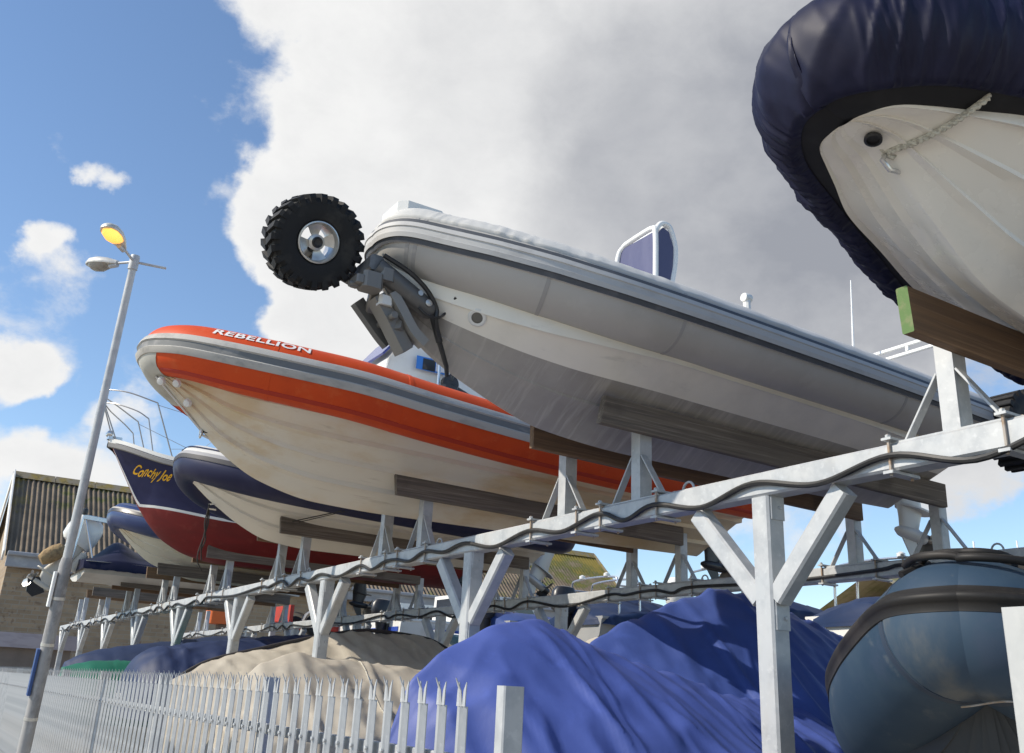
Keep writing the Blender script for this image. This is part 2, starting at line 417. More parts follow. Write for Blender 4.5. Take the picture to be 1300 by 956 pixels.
# ------------------------------------------------------------------ street lamp
la = Vector((1.3, 10.95, 1.5)); lb = Vector((1.3, 10.36, 5.95)); ld = (lb-la).normalized()
lbase = la - ld*(1.4/ld.z)
lamp = thing('street_lamp', lbase, 'tall galvanised street lamp with two lamp heads, one glowing orange', 'street lamp')
w = MB()
w.lathe([(.062, 0), (.062, 2.55), (.050, 2.62)], lbase, ld, 20); w.build('base_column', mat('patched_column', (.34,.335,.33), .7, .1, [((.2,.2,.2), 5, (1,1,.6), .48, .62, .8), ((.5,.5,.5), 9, (1,1,.5), .52, .68, .7)]), lamp)
w = MB(); L = (lb-lbase).length
w.lathe([(.046, 2.58), (.040, L-.16), (.052, L-.16), (.052, L-.02), (.045, L+.005), (.0, L+.01)], lbase, ld, 20); w.build('pole', M['galv'], lamp)
w = MB()
for zz in (.5, 1.05, 1.75, 2.2): w.lathe([(.066, zz), (.066, zz+.03)], lbase, ld, 20)
w.build('band', M['alloy'], lamp)
w = MB(); q = lbase + ld*2.3 + Vector((-.078,-.01,0)); w.bar(q-ld*.17, q+ld*.17, .03, .09, up=(0,1,0), ch=.004); w.build('column_plate', M['white_paint'], lamp)
w = MB(); q = lbase + ld*1.5 + Vector((-.075,-.01,0)); w.bar(q-ld*.22, q+ld*.22, .03, .09, up=(0,1,0), ch=.004); w.build('blue_panel', mat('blue_panel', (.045,.09,.24), .5), lamp)
glassm = mat('lamp_bowl', (.30,.29,.26), .25, 0, [((.18,.17,.15), 12, I1, .45, .65, .7)])
lit = bpy.data.materials.new('lit_sodium_bowl'); lit.use_nodes = True
t = NT(lit.node_tree); b = t.n['Principled BSDF']; b.inputs['Base Color'].default_value = (.8,.45,.12,1); b.inputs['Roughness'].default_value = .3
lw = t.new('ShaderNodeLayerWeight'); lw.inputs[0].default_value = .35
t.link(t.mix(lw.outputs['Facing'], (1,.52,.09), (.80,.20,.012)), b.inputs['Emission Color']); b.inputs['Emission Strength'].default_value = 1.35
hd = mat('lamp_head_casing', (.58,.57,.53), .45, .2, [((.4,.39,.36), 8, I1, .5, .7, .6)])
top = lb - ld*.07
def lamp_arm(a, l, head, tilt=.06):
    d = Vector((math.cos(a), math.sin(a), tilt)).normalized()
    w = MB(); w.tube([top, top+d*l], .0145, 10); arm = w.build('arm', M['galv'], lamp)
    if head is None: return
    p = top + d*(l-.02); s = Vector((-math.sin(a), math.cos(a), 0)); u = d.cross(s)
    if u.z < 0: u = -u
    def sect(pr, k, lo):
        rings = []
        for (dist, hw, ht) in pr:
            ring = []
            for j in range(20):
                q = 2*math.pi*j/20; cy, cz = math.cos(q), math.sin(q)
                zz = ht*max(cz, 0)*.9 if not lo else -abs(ht*min(cz, 0))
                if not lo and cz < 0: zz = -.012
                if lo and cz > 0: zz = -.004
                ring.append(p + d*dist + s*hw*math.copysign(abs(cy)**.8, cy) + u*zz)
            rings.append(ring)
        return rings
    w = MB(); w.loft(sect([(0,.03,.035),(.05,.05,.05),(.13,.085,.075),(.24,.112,.092),(.34,.105,.085),(.40,.07,.055),(.425,.02,.02)], 1, False))
    h = w.build('lamp_head', hd, lamp)
    w = MB(); w.loft(sect([(.13,.05,.02),(.16,.078,.05),(.24,.098,.075),(.33,.092,.068),(.385,.05,.03)], 1, True)); w.build('bowl', head, h)
    w = MB(); w.tube([p+d*.0-u*.02, p+d*.10-u*.03], .028, 12); w.build('clamp', M['galv'], h)
lamp_arm(R(-8), .34, None, .0)
lamp_arm(R(128), .25, glassm, .05)
lamp_arm(R(232), .27, lit, .16)

# ------------------------------------------------------------------ palisade fence
FX, FH = 1.9, 1.65
fence = thing('palisade_fence', (FX, 12, 0), 'galvanised palisade fence of split-topped pales running away behind the lamp post', 'fence')
def pale_mesh(w, y):
    pr = [(0, -.033), (-.012, -.022), (-.003, -.008), (-.014, 0), (-.003, .008), (-.012, .022), (0, .033)]
    def ring(z, k=1., dx=0.): return [(FX-.02+dx+a, y+b*k, z) for a, b in pr] + [(FX-.02+dx+a+.004, y+b*k, z) for a, b in pr[::-1]]
    w.loft([ring(.06), ring(FH-.10)], smooth=False)
    for c_, dy, dx, top_ in ((0, 0, -.028, 0), (-.022, -.007, .004, .014), (.022, .007, .004, .014)):
        def r2(z, k, ox, oy): return [(FX-.031+ox+a, y+c_+oy+b*k, z) for a, b in ((0,-.011),(0,.011),(.004,.011),(.004,-.011))]
        w.loft([r2(FH-.10, 1, 0, 0), r2(FH-.045, .8, dx*.25, dy*.2), r2(FH-top_, .1, dx, dy)], smooth=False)
    for zb in (.35, 1.35): w.lathe([(.010,0),(.010,.008),(.004,.010)], (FX-.034, y, zb), (-1,0,0), 6)
first = None; far = MB(); y = 3.36; k = 0
while y < 42:
    if k < 100:
        if first is None:
            w = MB(); pale_mesh(w, y); first = w.build('pale', M['galv'], fence); y0 = y
        else:
            c = first.copy(); COL.objects.link(c); c.parent = fence; c.location = first.location + Vector((0, y-y0, 0))
    else: pale_mesh(far, y)
    y += .165; k += 1
tag(far.build('far_pales', M['galv'], fence), kind='stuff')
for z in (.35, 1.35):
    w = MB(); w.bar((FX+.022, 3.24, z), (FX+.022, 42, z), .03, .055, ch=.004); w.build('rail', M['galv'], fence)
y = 3.2
while y < 42:
    w = MB(); w.bar((FX+.09, y, 0), (FX+.09, y, FH-.02), .09, .06, up=(0,1,0), ch=.006); w.build('post', M['galv'], fence); y += 2.75
gp = thing('steel_gate', (FX, .5, 0), 'plain pale galvanised sheet gate standing in front of the dark blue inflatable boat', 'gate')
w = MB(); w.box((FX-.03, .32, .96), (.02, 1.66, 1.70), ch=.003); w.build('gate_sheet', mat('gate_sheet_steel', (.44,.445,.435), .55, .15, [((.36,.37,.365), 7, I1, .4, .65, .7), ((.52,.52,.505), 24, I1, .5, .7, .5)], roughvar=.1), gp)
for yy in (1.13, -.49):
    w = MB(); w.bar((FX+.012, yy, .03), (FX+.012, yy, 1.80), .06, .06, ch=.005); w.build('gate_frame', M['galv'], gp)

# ------------------------------------------------------------------ boat racks
BZ = 2.793                      # top of the long beams
RX = (3.83, 6.92)               # centre lines of the two beams
POSTS = [.42+3.2*i for i in range(10)]
BAYS = [1.99, 5.08, 8.19, 11.32, 14.46, 17.62, 20.85, 23.98, 27.1]
bw = .13
def rack(x, z1, label, posts, bays, upright_h, mtl=M['galv'], bw=.13):
    rk = thing('boat_rack', (x, 14, 0), label, 'boat rack', 'steel racks holding up the boats')
    w = MB(); w.bar((x, posts[0]-2.2, z1-bw/2), (x, posts[-1]+.55, z1-bw/2), bw, bw, ch=.012); w.build('beam', mtl, rk)
    for y in posts:
        w = MB(); w.bar((x, y, 0), (x, y, z1-bw-.002), bw-.006, bw-.006, up=(0,1,0), ch=.012)
        w.box((x, y, .012), (.26,.26,.024))
        po = w.build('post', mtl, rk)
        for s in (-1, 1):
            w = MB(); w.bar((x, y+s*.055, z1-.66), (x, y+s*.52, z1-bw-.03), bw-.024, bw-.03, up=(1,0,0), ch=.012); w.build('brace', mtl, po)
        w = MB(); w.box((x+.008, y-.064, z1-.72), (.10, .010, .20), ch=.003); w.lathe([(.012, 0), (.012, .012), (.004, .014)], (x+.025, y-.069, z1-.76), (0,-1,0), 6); w.build('bracket', mtl, po)
        w = MB()
        w.box((x+.008, y-.064, z1-bw-.06), (.10, .010, .13), ch=.003)
        w.lathe([(.010, 0), (.010, .012), (.003, .014)], (x+.02, y-.069, z1-bw-.06), (0,-1,0), 6)
        w.build('bracket', mtl, po)
    for yc in bays:
        for s in (-1, 1):
            y = yc + s*.42 + .075
            h = z1 + upright_h
            w = MB()
            w.box((x, y-.0, (z1+h)/2), (.012, .09, h-z1)); 
            for e in (-1, 1): w.box((x+.048, y+e*.0425, (z1+h)/2), (.085, .007, h-z1))
            w.box((x+.02, y, z1+.005), (.13, .56, .01), ch=.002)
            up = w.build('upright', mtl, rk)
            for e in (-1, 1):
                w = MB(); w.bar((x+.02, y+e*.05, z1+.30), (x+.02, y+e*.25, z1+.012), .05, .012, up=(0,1,0), ch=.002); w.build('strut', mtl, up)
            for e in (-1, 1):
                w = MB(); yy = y+e*.285
                w.box((x, yy, z1+.018), (bw+.06, .055, .012), mi=0, ch=.002); w.box((x, yy, z1-bw-.012), (bw+.07, .055, .014), mi=0, ch=.002)
                for q in (-1, 1):
                    w.tube([(x+q*(bw/2+.011), yy, z1-bw-.03), (x+q*(bw/2+.011), yy, z1+.042)], .0075, 8, mi=1)
                    w.lathe([(.014, 0), (.014, .014)], (x+q*(bw/2+.011), yy, z1+.024), (0,0,1), 6, mi=0)
                w.build('clamp', [M['galv'], M['rust']], up)
    for i in range(len(posts)-1):
        w = MB(); yy = posts[i]+.62
        pts = [(x, yy+.05*math.cos(q), z1+.055*math.sin(q)) for q in np.linspace(0, math.pi, 9)]
        w.tube(pts, .008, 8); w.build('lashing_eye', mtl, rk)
    return rk
rack(RX[0], BZ, 'galvanised steel boat rack standing just behind the palisade fence', POSTS, BAYS, .60)
rack(RX[1], BZ, 'galvanised steel boat rack under the sterns of the boats', POSTS, BAYS, .53)

def cable(x, posts, bays, lab, seed):
    rnd = random.Random(seed); pts = []
    xs = x - .085
    keys = sorted([yc+s*.42+.075+e*.285 for yc in bays for s in (-1,1) for e in (-1,1)]+ [p for p in posts])
    keys = [k+rnd.uniform(-.02,.02) for k in keys if rnd.random() > .22]
    zz = BZ-.065; last = None
    for i, k in enumerate(keys):
        if last is not None and k-last > .4:
            sag = rnd.uniform(.012, .062)*min(1.4, (k-last)/.5)
            pts.append((xs+rnd.uniform(-.006,.004), (k+last)/2, zz-sag-rnd.uniform(0,.02)))
        pts.append((xs, k, zz+rnd.uniform(-.012, .018))); last = k
    pts = catmull(pts, 8)
    w = MB(); w.tube(pts, .0155, 8)
    tag(w.build('cable', M['cable']), lab, 'cable', 'electric cables strung along the racks')
    w = MB()
cable(RX[0], POSTS, BAYS, 'black cable sagging along the beam nearest the fence', 3)
cable(RX[1], POSTS, BAYS, 'black cable sagging along the beam under the boat sterns', 5)

# timber bunk boards, two under each boat
BOATNAME = ['white boat with the navy cover', 'big grey inflatable boat', 'orange inflatable boat', 'navy and white inflatable boat', 'blue and red motorboat',
            'blue-tubed inflatable boat', 'navy covered motorboat', 'white end dinghy', 'last bay of the rack']
CATP = 'timber plank'
rnd = random.Random(11)
for i, yc in enumerate(BAYS[:8]):
    for s in (-1, 1):
        y = yc + s*.42; tilt = rnd.uniform(-.02, .02)
        xa = 3.50 if i else 3.46; xb = 6.95 + rnd.uniform(-.05, .05)
        za, zb = 3.425 if i else 3.39, 3.37 if i else 3.34; h = .19 if i else .215; th = .05 if i else .06
        w = MB(); cut = .035*s if i == 1 and s < 0 else rnd.uniform(.0, .03)
        n = 14; rings = []
        for k in range(n+1):
            a = k/n; x = xa+(xb-xa)*a; z = za+(zb-za)*a + .004*noise.noise((x*1.3, yc, s))
            yo = .006*noise.noise((x*.9, yc+5, s)); c = .005
            xo = cut if k == 0 else 0
            rings.append([(x+xo, y-th/2+yo+c, z-h), (x+xo, y+th/2+yo-c, z-h), (x+xo, y+th/2+yo, z-h+c), (x, y+th/2+yo+tilt*h, z-c), (x, y+th/2+yo+tilt*h-c, z), (x, y-th/2+yo+tilt*h+c, z), (x, y-th/2+yo+tilt*h, z-c), (x+xo, y-th/2+yo, z-h+c)])
        w.loft(rings, smooth=False)
        if i == 0: w.m = [1 if (len(f) == 8 and min(w.v[v][0] for v in f) < 3.55) else 0 for f in w.f]
        side = 'nearest plank' if s < 0 else 'plank on the lamp post side'
        desc = ('weathered grey timber', 'brown timber')[1 if (s > 0) else 0]
        lab = {(0,1): 'thick timber plank with a green painted end under the white boat with the navy cover',
               (0,-1): 'thick timber plank under the white boat, out on the right edge'}.get((i, s), f"{desc} plank, {'near' if s < 0 else 'far'} one of the two under the {BOATNAME[i]}")
        o = w.build('timber_plank', [M['woodred'] if (s > 0 or i == 0) else M['wood'], M['woodgreen']])
        tag(o, lab, 'plank', 'timber planks carrying the boats on the rack')
# ------------------------------------------------------------------ boat building
def hull_surface(Yc, tab, strakes=(.36, .68), sd=.022, nst=70, x1=None, flare=1.0, topn=4, knee=.85):
    """tab rows: X, keel z, chine half-breadth, chine z, top half-breadth, top z.  returns rings (full section, +side to -side) and row info"""
    T = list(zip(*tab)); fz, fy, fcz, fty, ftz = (pchip(T[0], T[k]) for k in range(1, 6))
    xa, xb = T[0][0], x1 or T[0][-1]; rings = []; info = None
    for i in range(nst+1):
        a = i/nst; x = xa + (xb-xa)*(a**1.6 if a < 1 else 1)
        zk, yc, zc, yt, zt = fz(x), fy(x), fcz(x), fty(x), ftz(x)
        half = [(.0, zk)]; inf = [0]
        tl = [.04, .16]
        for ts in strakes: tl += [ts-.09, ts, ts+.012]
        tl += [.52, knee, 1.0]; tl = sorted(tl)
        for tt in tl:
            z = zk + (zc-zk)*tt**flare; y = yc*tt + (.012 if tt <= .04 else 0)
            for ts in strakes:
                if abs(tt-ts) < 1e-9: z -= sd*min(1, yc/.35); y += .006
            half.append((y, z)); inf.append(1)
        lip = .03*min(1, yc/.5)
        half.append((yc+lip, zc-.012*min(1, yc/.5))); inf.append(1)
        half.append((yc+lip+.004, zc+.014*min(1, yc/.5))); inf.append(2)
        for k in range(1, topn+1):
            q = k/topn; half.append((yc+lip + (max(yt, yc*.9)-yc-lip)*q, zc+.014*min(1, yc/.5)+(zt-zc-.014*min(1, yc/.5))*q)); inf.append(2)
        ring = [(x, Yc+y, z) for y, z in half[::-1]] + [(x, Yc-y, z) for y, z in half[1:]]
        rings.append(ring); info = inf
    return rings, info

def build_hull(root, name, Yc, tab, mats, transom=True, zone=None, **kw):
    rings, inf = hull_surface(Yc, tab, **kw); n = len(inf); w = MB()
    def mrow(i, j):
        k = (n-1-j) if j < n-1 else j-(n-1)+1      # row index measured from the keel
        return zone(inf, k) if zone else 0
    w.grid(rings, mrow=mrow)
    if transom:
        last = rings[-1]; o = len(w.v); c = (last[0][0], Yc, last[0][2])
        w.add(list(last)+[c], [(i, i+1, len(last)) for i in range(len(last)-1)], 0)
    return w.build(name, mats, root, ang=24), rings

class Tube:
    def __init__(s, Yc, half, n=14, fat=0.):
        full = [(x, -v, z, r) for x, v, z, r in half[:0:-1]] + list(half)
        A = catmull(full, n); s.P = A[:, :3].copy(); s.P[:, 1] += Yc; s.r = A[:, 3]
        T = np.gradient(s.P, axis=0); T /= np.linalg.norm(T, axis=1)[:, None]
        N = np.cross((0, 0, 1), T); N /= np.linalg.norm(N, axis=1)[:, None]; U = np.cross(T, N)
        s.T, s.N, s.U = T, N, U
        d = np.r_[0, np.cumsum(np.linalg.norm(np.diff(s.P, axis=0), axis=1))]; s.S = d - d[len(d)//2]; s.Yc = Yc; s.mid = len(d)//2
    def pt(s, i, th, dr=0.):
        return s.P[i] + (s.r[i]+dr)*(math.cos(th)*s.N[i] + math.sin(th)*s.U[i])
    def at(s, S, th, dr=0.):
        f = lambda A: np.array([np.interp(S, s.S, A[:, k]) for k in range(3)])
        return f(s.P) + (np.interp(S, s.S, s.r)+dr)*(math.cos(th)*f(s.N)+math.sin(th)*f(s.U))
    def skin(s, w, n=36, mi=0, ends=True, mrow=None):
        ths = [2*math.pi*k/n for k in range(n+1)]
        rows = []
        if ends:
            for k, q in ((.28, .0), (.27, .35), (.2, .78), (.08, .97)):
                rows.append([s.P[0]-s.T[0]*k + q*s.r[0]*(math.cos(t)*s.N[0]+math.sin(t)*s.U[0]) for t in ths])
        rows += [[s.pt(i, t) for t in ths] for i in range(len(s.P))]
        if ends:
            for k, q in ((.08, .97), (.2, .78), (.27, .35), (.28, 0.)):
                rows.append([s.P[-1]+s.T[-1]*k + q*s.r[-1]*(math.cos(t)*s.N[-1]+math.sin(t)*s.U[-1]) for t in ths])
        w.grid(rows, mi, mrow=mrow)
    def band(s, w, prof, i0=0, i1=None, mi=0, mrow=None, wob=0.):
        """prof: (degrees, offset from the tube skin) across the band; closed down to the skin at both edges"""
        i1 = len(s.P) if i1 is None else i1
        rows = [[s.pt(i, R(a), d + (wob*noise.noise((s.S[i]*3, a*.05, 1)) if wob else 0)) for a, d in prof] for i in range(i0, i1)]
        w.grid(rows, mi, mrow=mrow)
    def ring(s, w, i, dr=.003, wd=.03, mi=0, a0=-180, a1=180):
        """a seam tape round the tube"""
        ths = np.linspace(R(a0), R(a1), 33)
        c = lambda off: [s.pt(i, t, dr)+s.T[i]*off for t in ths]
        w.grid([[s.pt(i, t, -.002)-s.T[i]*(wd/2+.002) for t in ths], c(-wd/2), c(wd/2), [s.pt(i, t, -.002)+s.T[i]*(wd/2+.002) for t in ths]], mi)
    def cover(s, w, a0, ridge, dr=.012, fold=.012, freq=7., seed=0, back=.9, mi=0, i0=0, i1=None, foldlow=.5, hem=.0, crease=0.):
        """sheet laced over the tube from angle a0 (deg) over the top to the centre line"""
        i1 = len(s.P) if i1 is None else i1
        a0_ = a0; a0 = a0(i0) if callable(a0) else a0
        angs = list(np.linspace(a0, 118, 34)); rows = []
        xt = s.P[:, 0].min()
        for i in range(i0, i1):
            row = []
            if callable(a0_): a0 = a0_(i); angs = list(np.linspace(a0, 118, 34))
            for a in angs:
                q = (a-a0)/(118-a0)
                n_ = noise.noise((s.S[i]*freq, a*.012+seed, seed*1.7)); n2 = noise.noise((s.S[i]*freq*.37, a*.02, seed+9.))
                n3 = noise.noise((s.S[i]*freq*2.2+a*.02, a*.02, seed+4.))
                amp = fold*((1-q)**1.3*(1-foldlow)+foldlow*.6)
                d = dr + amp*((1-abs(n_)*2.2)*.8 + .5*n3) + fold*.7*n2
                if crease:
                    u1 = noise.noise((s.S[i]*15+a*.010, a*.007, seed+2.)); u2 = noise.noise((s.S[i]*34-a*.02, a*.014, seed+7.))
                    env = max(0., 1-q)**.8*(.45+.9*abs(noise.noise((s.S[i]*2.1, 3., seed))))
                    d += crease*env*(max(0, 1-abs(u1)*3.4)-.3 + .5*max(0, 1-abs(u2)*3.2))
                if a == angs[0]: d = hem
                row.append(s.pt(i, R(a), d))
            e = row[-1]; cx = max(s.P[i, 0], xt+back); zc = ridge(cx)
            for k in range(1, 9):
                q = k/8; x = e[0]+(cx-e[0])*q; y = e[1]+(s.Yc-e[1])*q
                z = e[2]+(zc-e[2])*(q**.9) + .012*noise.noise((x*3, y*3, seed))*(1-q)
                row.append(np.array((x, y, z)))
            rows.append(row)
        w.grid(rows, mi)

def text_mesh(body, size, shear=0., offset=0., space=1., sub=0):
    cu = bpy.data.curves.new('lettering', 'FONT'); cu.body = body; cu.size = size; cu.shear = shear; cu.offset = offset; cu.space_character = space
    cu.resolution_u = 4
    o = bpy.data.objects.new('lettering', cu); COL.objects.link(o)
    bpy.context.view_layer.update()
    me = bpy.data.meshes.new_from_object(o.evaluated_get(bpy.context.evaluated_depsgraph_get()))
    bm = bmesh.new(); bm.from_mesh(me); bmesh.ops.triangulate(bm, faces=bm.faces)
    for _ in range(sub): bmesh.ops.subdivide_edges(bm, edges=[e for e in bm.edges if e.calc_length() > size*.2], cuts=1)
    bmesh.ops.triangulate(bm, faces=bm.faces)
    bm.verts.index_update()
    vs = [tuple(v.co) for v in bm.verts]; fs = [tuple(v.index for v in f.verts) for f in bm.faces]
    bm.free(); bpy.data.objects.remove(o); bpy.data.meshes.remove(me)
    return vs, fs

def outboard(root, o, up, fwd, mats, sc=1., cowl=True):
    """o: point at the anti-ventilation plate; up: along the leg towards the engine head; fwd: towards the boat"""
    o = Vector(o); u = Vector(up).normalized(); f = Vector(fwd); f = (f-u*f.dot(u)).normalized(); s = f.cross(u)
    def P(a, b, c): return o + (f*a + s*b + u*c)*sc
    def sec(c, a0, a1, hw, n=16):
        r = []
        for k in range(n):
            q = 2*math.pi*k/n; ca, sa = math.cos(q), math.sin(q)
            r.append(P((a0+a1)/2 + (a1-a0)/2*math.copysign(abs(ca)**.85, ca), hw*math.copysign(abs(sa)**.9, sa), c))
        return r
    w = MB()
    w.loft([sec(-.21, -.11, .10, .028), sec(-.10, -.14, .11, .030), sec(0, -.17, .13, .036), sec(.2, -.12, .13, .05), sec(.42, -.12, .14, .06), sec(.62, -.16, .17, .09)])
    w.loft([sec(-.008, -.27, .13, .085), sec(.008, -.27, .13, .085)])
    w.lathe([(.001, .17), (.02, .155), (.045, .10), (.055, .02), (.055, -.12), (.05, -.2)], P(0, 0, -.21), f, 18)
    w.prism([(0, 0)]*3, 1, 0, 0) if False else None
    sk = [P(.08, e*.006, -.25) for e in (-1, 1)] + [P(-.09, e*.006, -.25) for e in (-1, 1)] + [P(-.14, e*.005, -.42) for e in (-1, 1)] + [P(-.05, e*.005, -.42) for e in (-1, 1)]
    w.add(sk, [(0,2,4,6),(1,7,5,3),(0,1,3,2),(2,3,5,4),(4,5,7,6),(6,7,1,0)])
    # transom bracket
    w.loft([sec(.22, .13, .30, .07), sec(.55, .14, .30, .09)])
    en = w.build('outboard_motor', mats[0], root)
    w = MB(); c = P(-.24, 0, -.21)
    w.lathe([(.045, -.06), (.047, .04), (.03, .055)], c, f, 16)
    for k in range(3):
        q = 2*math.pi*k/3 + .5; rows = []
        for rr, wd, tw in ((.035, .05, .9), (.08, .085, .75), (.12, .09, .6), (.155, .065, .5), (.17, .02, .45)):
            rd = s*math.cos(q)+u*math.sin(q); tg = -s*math.sin(q)+u*math.cos(q)
            rows.append([c + (rd*rr + (tg*math.cos(tw)+f*math.sin(tw))*(wd*e) + f*(.012*(1-e*e)))*sc for e in (-1, -.5, 0, .5, 1)])
        w.grid(rows); w.grid([[p + f*.008 for p in r] for r in rows], flip=True)
    w.build('propeller', mats[2], en)
    if cowl:
        w = MB(); w.loft([sec(.60, -.24, .24, .13), sec(.66, -.30, .27, .165), sec(.82, -.32, .27, .18), sec(1.0, -.30, .25, .17), sec(1.10, -.22, .18, .13), sec(1.125, -.1, .1, .06)])
        w.build('cowl', mats[1], en)
    return en

def band_mat(name, cols, **k): return [mat(name+c_, c, **k) for c_, c in cols]
ob_black = (M['black'], M['black'], M['blade'])
ob_white = (M['white_gel'], M['white_gel'], M['blade'])

# ---- 1. white boat with navy cover, nearest the camera; it lies slightly askew in its bay
Y = 2.05
bt = thing('covered_inflatable_boat', (4.6, Y, 3.15), 'white-hulled inflatable boat under a gathered navy cover, its bow looming at the top right', 'boat')
tabN = [(2.70,3.752,.03,3.755,.03,3.757),(2.71,3.750,.085,3.755,.086,3.758),(2.735,3.747,.14,3.755,.142,3.762),(2.78,3.742,.185,3.755,.19,3.77),(2.87,3.727,.235,3.752,.25,3.80),(3.00,3.63,.30,3.74,.32,3.84),(3.2,3.46,.40,3.71,.43,3.84),(3.55,3.24,.51,3.685,.525,3.83),(4.05,3.15,.68,3.66,.70,3.80),(4.6,3.12,.80,3.63,.82,3.77),(7.2,3.13,.9,3.56,.92,3.66)]
navhull = mat('white_grp_hull', (.78,.74,.67), .25, 0, [((.68,.63,.55), 1.1, I1, .45, .7, .6), ((.55,.50,.43), 5, (.3,2,2), .62, .78, .35)], coat=.25, roughvar=.06)
build_hull(bt, 'hull', Y, tabN, navhull, strakes=(.34,.68), sd=.020, nst=110)
tbN = Tube(Y, [(2.69,0,4.01,.245),(2.71,.09,4.005,.25),(2.89,.24,4.01,.25),(3.20,.37,4.00,.255),(3.65,.54,3.975,.26),(4.3,.77,3.93,.26),(5.0,.92,3.88,.26),(6,.98,3.82,.26),(7.3,.98,3.78,.25)], 50)
w = MB(); tbN.skin(w, 40); w.build('tube', mat('black_hypalon', (.013,.013,.015), .65, 0, [((.024,.024,.027), 5, I1, .5, .7, .6)]), bt)
navy = mat('navy_canvas', (.0065,.007,.026), .55, 0, [((.011,.012,.040), 3, I1, .45, .65, .7)], [(220, I1, .10, .001)], spec=.28)
w = MB(); tbN.cover(w, lambda i: -62-9/(1+math.exp(-(tbN.S[i]-.15)/.22)), lambda x: 4.20+.12*min(1, (x-2.4)/2), dr=.022, fold=.020, freq=6, seed=3, foldlow=.25, hem=.004, crease=.034); w.build('cover', navy, bt, ang=80)
w = MB(); w.lathe([(.035,0),(.035,.012),(.026,.014),(.026,-.01)], (2.83, Y-.02, 3.724), (-.30,-.10,-.95), 18); 
w.build('tow_eye_socket', M['black'], bt)
w = MB(); w.tube([Vector((2.93, Y, 3.70)), Vector((2.90, Y-.0, 3.66)), Vector((2.94, Y, 3.63)), Vector((3.00, Y, 3.64))], .011, 8); w.build('bow_eye', M['stainless'], bt)
p0 = Vector((2.92, Y-.01, 3.70)); p1 = Vector(tbN.at(-.50, R(-66), .012))
ra = MB()
for ph in (0, 2.09, 4.19):
    pts = []
    for k in range(70):
        a = k/69; c = p0.lerp(p1, a); c.z -= .03*math.sin(math.pi*a)
        q = a*38+ph; pts.append(c + Vector((0, .008*math.cos(q), .008*math.sin(q))))
    ra.tube(pts, .0085, 6)
ra.tube([p0+Vector((0,.02,.0)), p0+Vector((.02,-.01,-.025)), p0+Vector((.05,-.03,.01)), p0+Vector((.0,-.02,.03)), p0+Vector((-.01,.02,.01))], .010, 8)
ra.build('bow_rope', M['rope'], bt)
outboard(bt, (7.62, Y, 3.25), (.0,0,1), (-1,0,0), ob_black)
for o in [bt]+[q for q in bpy.data.objects if q.parent == bt or (q.parent and q.parent.parent == bt)]:
    if o.type == 'MESH':
        for v in o.data.vertices: v.co.y -= .012*(v.co.x+bt.location.x-2.5)

# ---- 2. the big grey amphibious boat
Y = BAYS[1]
bt = thing('amphibious_boat', (4.4, Y, 3.2), 'big grey inflatable boat with a knobbly tyre raised at its bow', 'boat')
tabG = [(2.06,3.98,.03,4.02,.06,4.12),(2.17,3.83,.09,3.96,.13,4.12),(2.36,3.63,.19,3.88,.25,4.10),(2.54,3.52,.31,3.81,.37,4.04),(2.77,3.42,.44,3.74,.49,3.96),(3.01,3.33,.55,3.69,.59,3.89),(3.3,3.25,.64,3.66,.68,3.83),(4.0,3.20,.73,3.63,.76,3.76),(5.5,3.19,.73,3.58,.76,3.74),(6.8,3.21,.71,3.51,.75,3.72)]
def dirty(name, top, low, edge, streak):
    m = bpy.data.materials.new(name); m.use_nodes = True
    t = NT(m.node_tree); b = t.n['Principled BSDF']; b.inputs['Roughness'].default_value = .42
    n = t.noise(t.coord((1.2,1.2,1.2)), 1.3, 6, .6); n2 = t.noise(t.coord((9,.7,.7)), 2.2, 6, .65)
    c = t.mix(t.maprange(n, .35, .7), low, edge)
    c = t.mix(t.maprange(n2, .50, .68, 0, .55), c, streak)
    t.link(c, b.inputs['Base Color'])
    bn = t.new('ShaderNodeBump'); bn.inputs['Strength'].default_value = .06; bn.inputs['Distance'].default_value = .01
    t.link(t.noise(t.coord(), 2.5, 4), bn.inputs['Height']); t.link(bn.outputs[0], b.inputs['Normal'])
    return m
gel = mat('cream_gelcoat', (.84,.79,.69), .3, 0, [((.70,.66,.58), 1.8, I1, .45, .7, .7), ((.5,.47,.41), 6, (.4,1,3), .6, .75, .4)], coat=.15)
foul = dirty('grey_worn_bottom', None, (.29,.265,.235), (.42,.39,.35), (.56,.52,.47))
hg, ringsG = build_hull(bt, 'hull', Y, tabG, [gel, foul], strakes=(.42,), sd=.010, nst=90, knee=.70, zone=lambda inf, k: 0 if k >= 8 else 1)
tbG = Tube(Y, [(2.22,0,4.25,.215),(2.235,.09,4.245,.22),(2.38,.22,4.19,.225),(2.65,.42,4.10,.23),(2.97,.59,4.01,.235),(3.4,.72,3.93,.235),(4.1,.78,3.88,.235),(5.5,.78,3.84,.235),(6.80,.77,3.80,.23)], 18)
greyt = mat('grey_hypalon', (.47,.45,.42), .55, 0, [((.40,.38,.35), 2, I1, .45, .7, .7), ((.53,.51,.48), 7, I1, .55, .72, .4)])
w = MB(); tbG.skin(w, 44); w.build('tube', greyt, bt)
lg = mat('pale_grey_rubbing_strip', (.52,.51,.49), .6, 0, [((.38,.37,.36), 8, (.4,1,1), .5, .7, .6)]); dg = mat('dark_grey_rubbing_strip', (.085,.09,.10), .6, 0, [((.16,.16,.17), 8, I1, .5, .7, .5)])
w = MB(); tbG.band(w, [(-21,-.004),(-20,.012),(-13,.015),(-12,.024),(-5,.027),(-4,.020),(4,.020),(5,.027),(12,.024),(13,.016),(20,.014),(21,-.004)], mrow=lambda i, j: 1 if j in (1,2) or j in (9,10) else 0); w.build('rubbing_strip', [lg, dg], bt, ang=30)
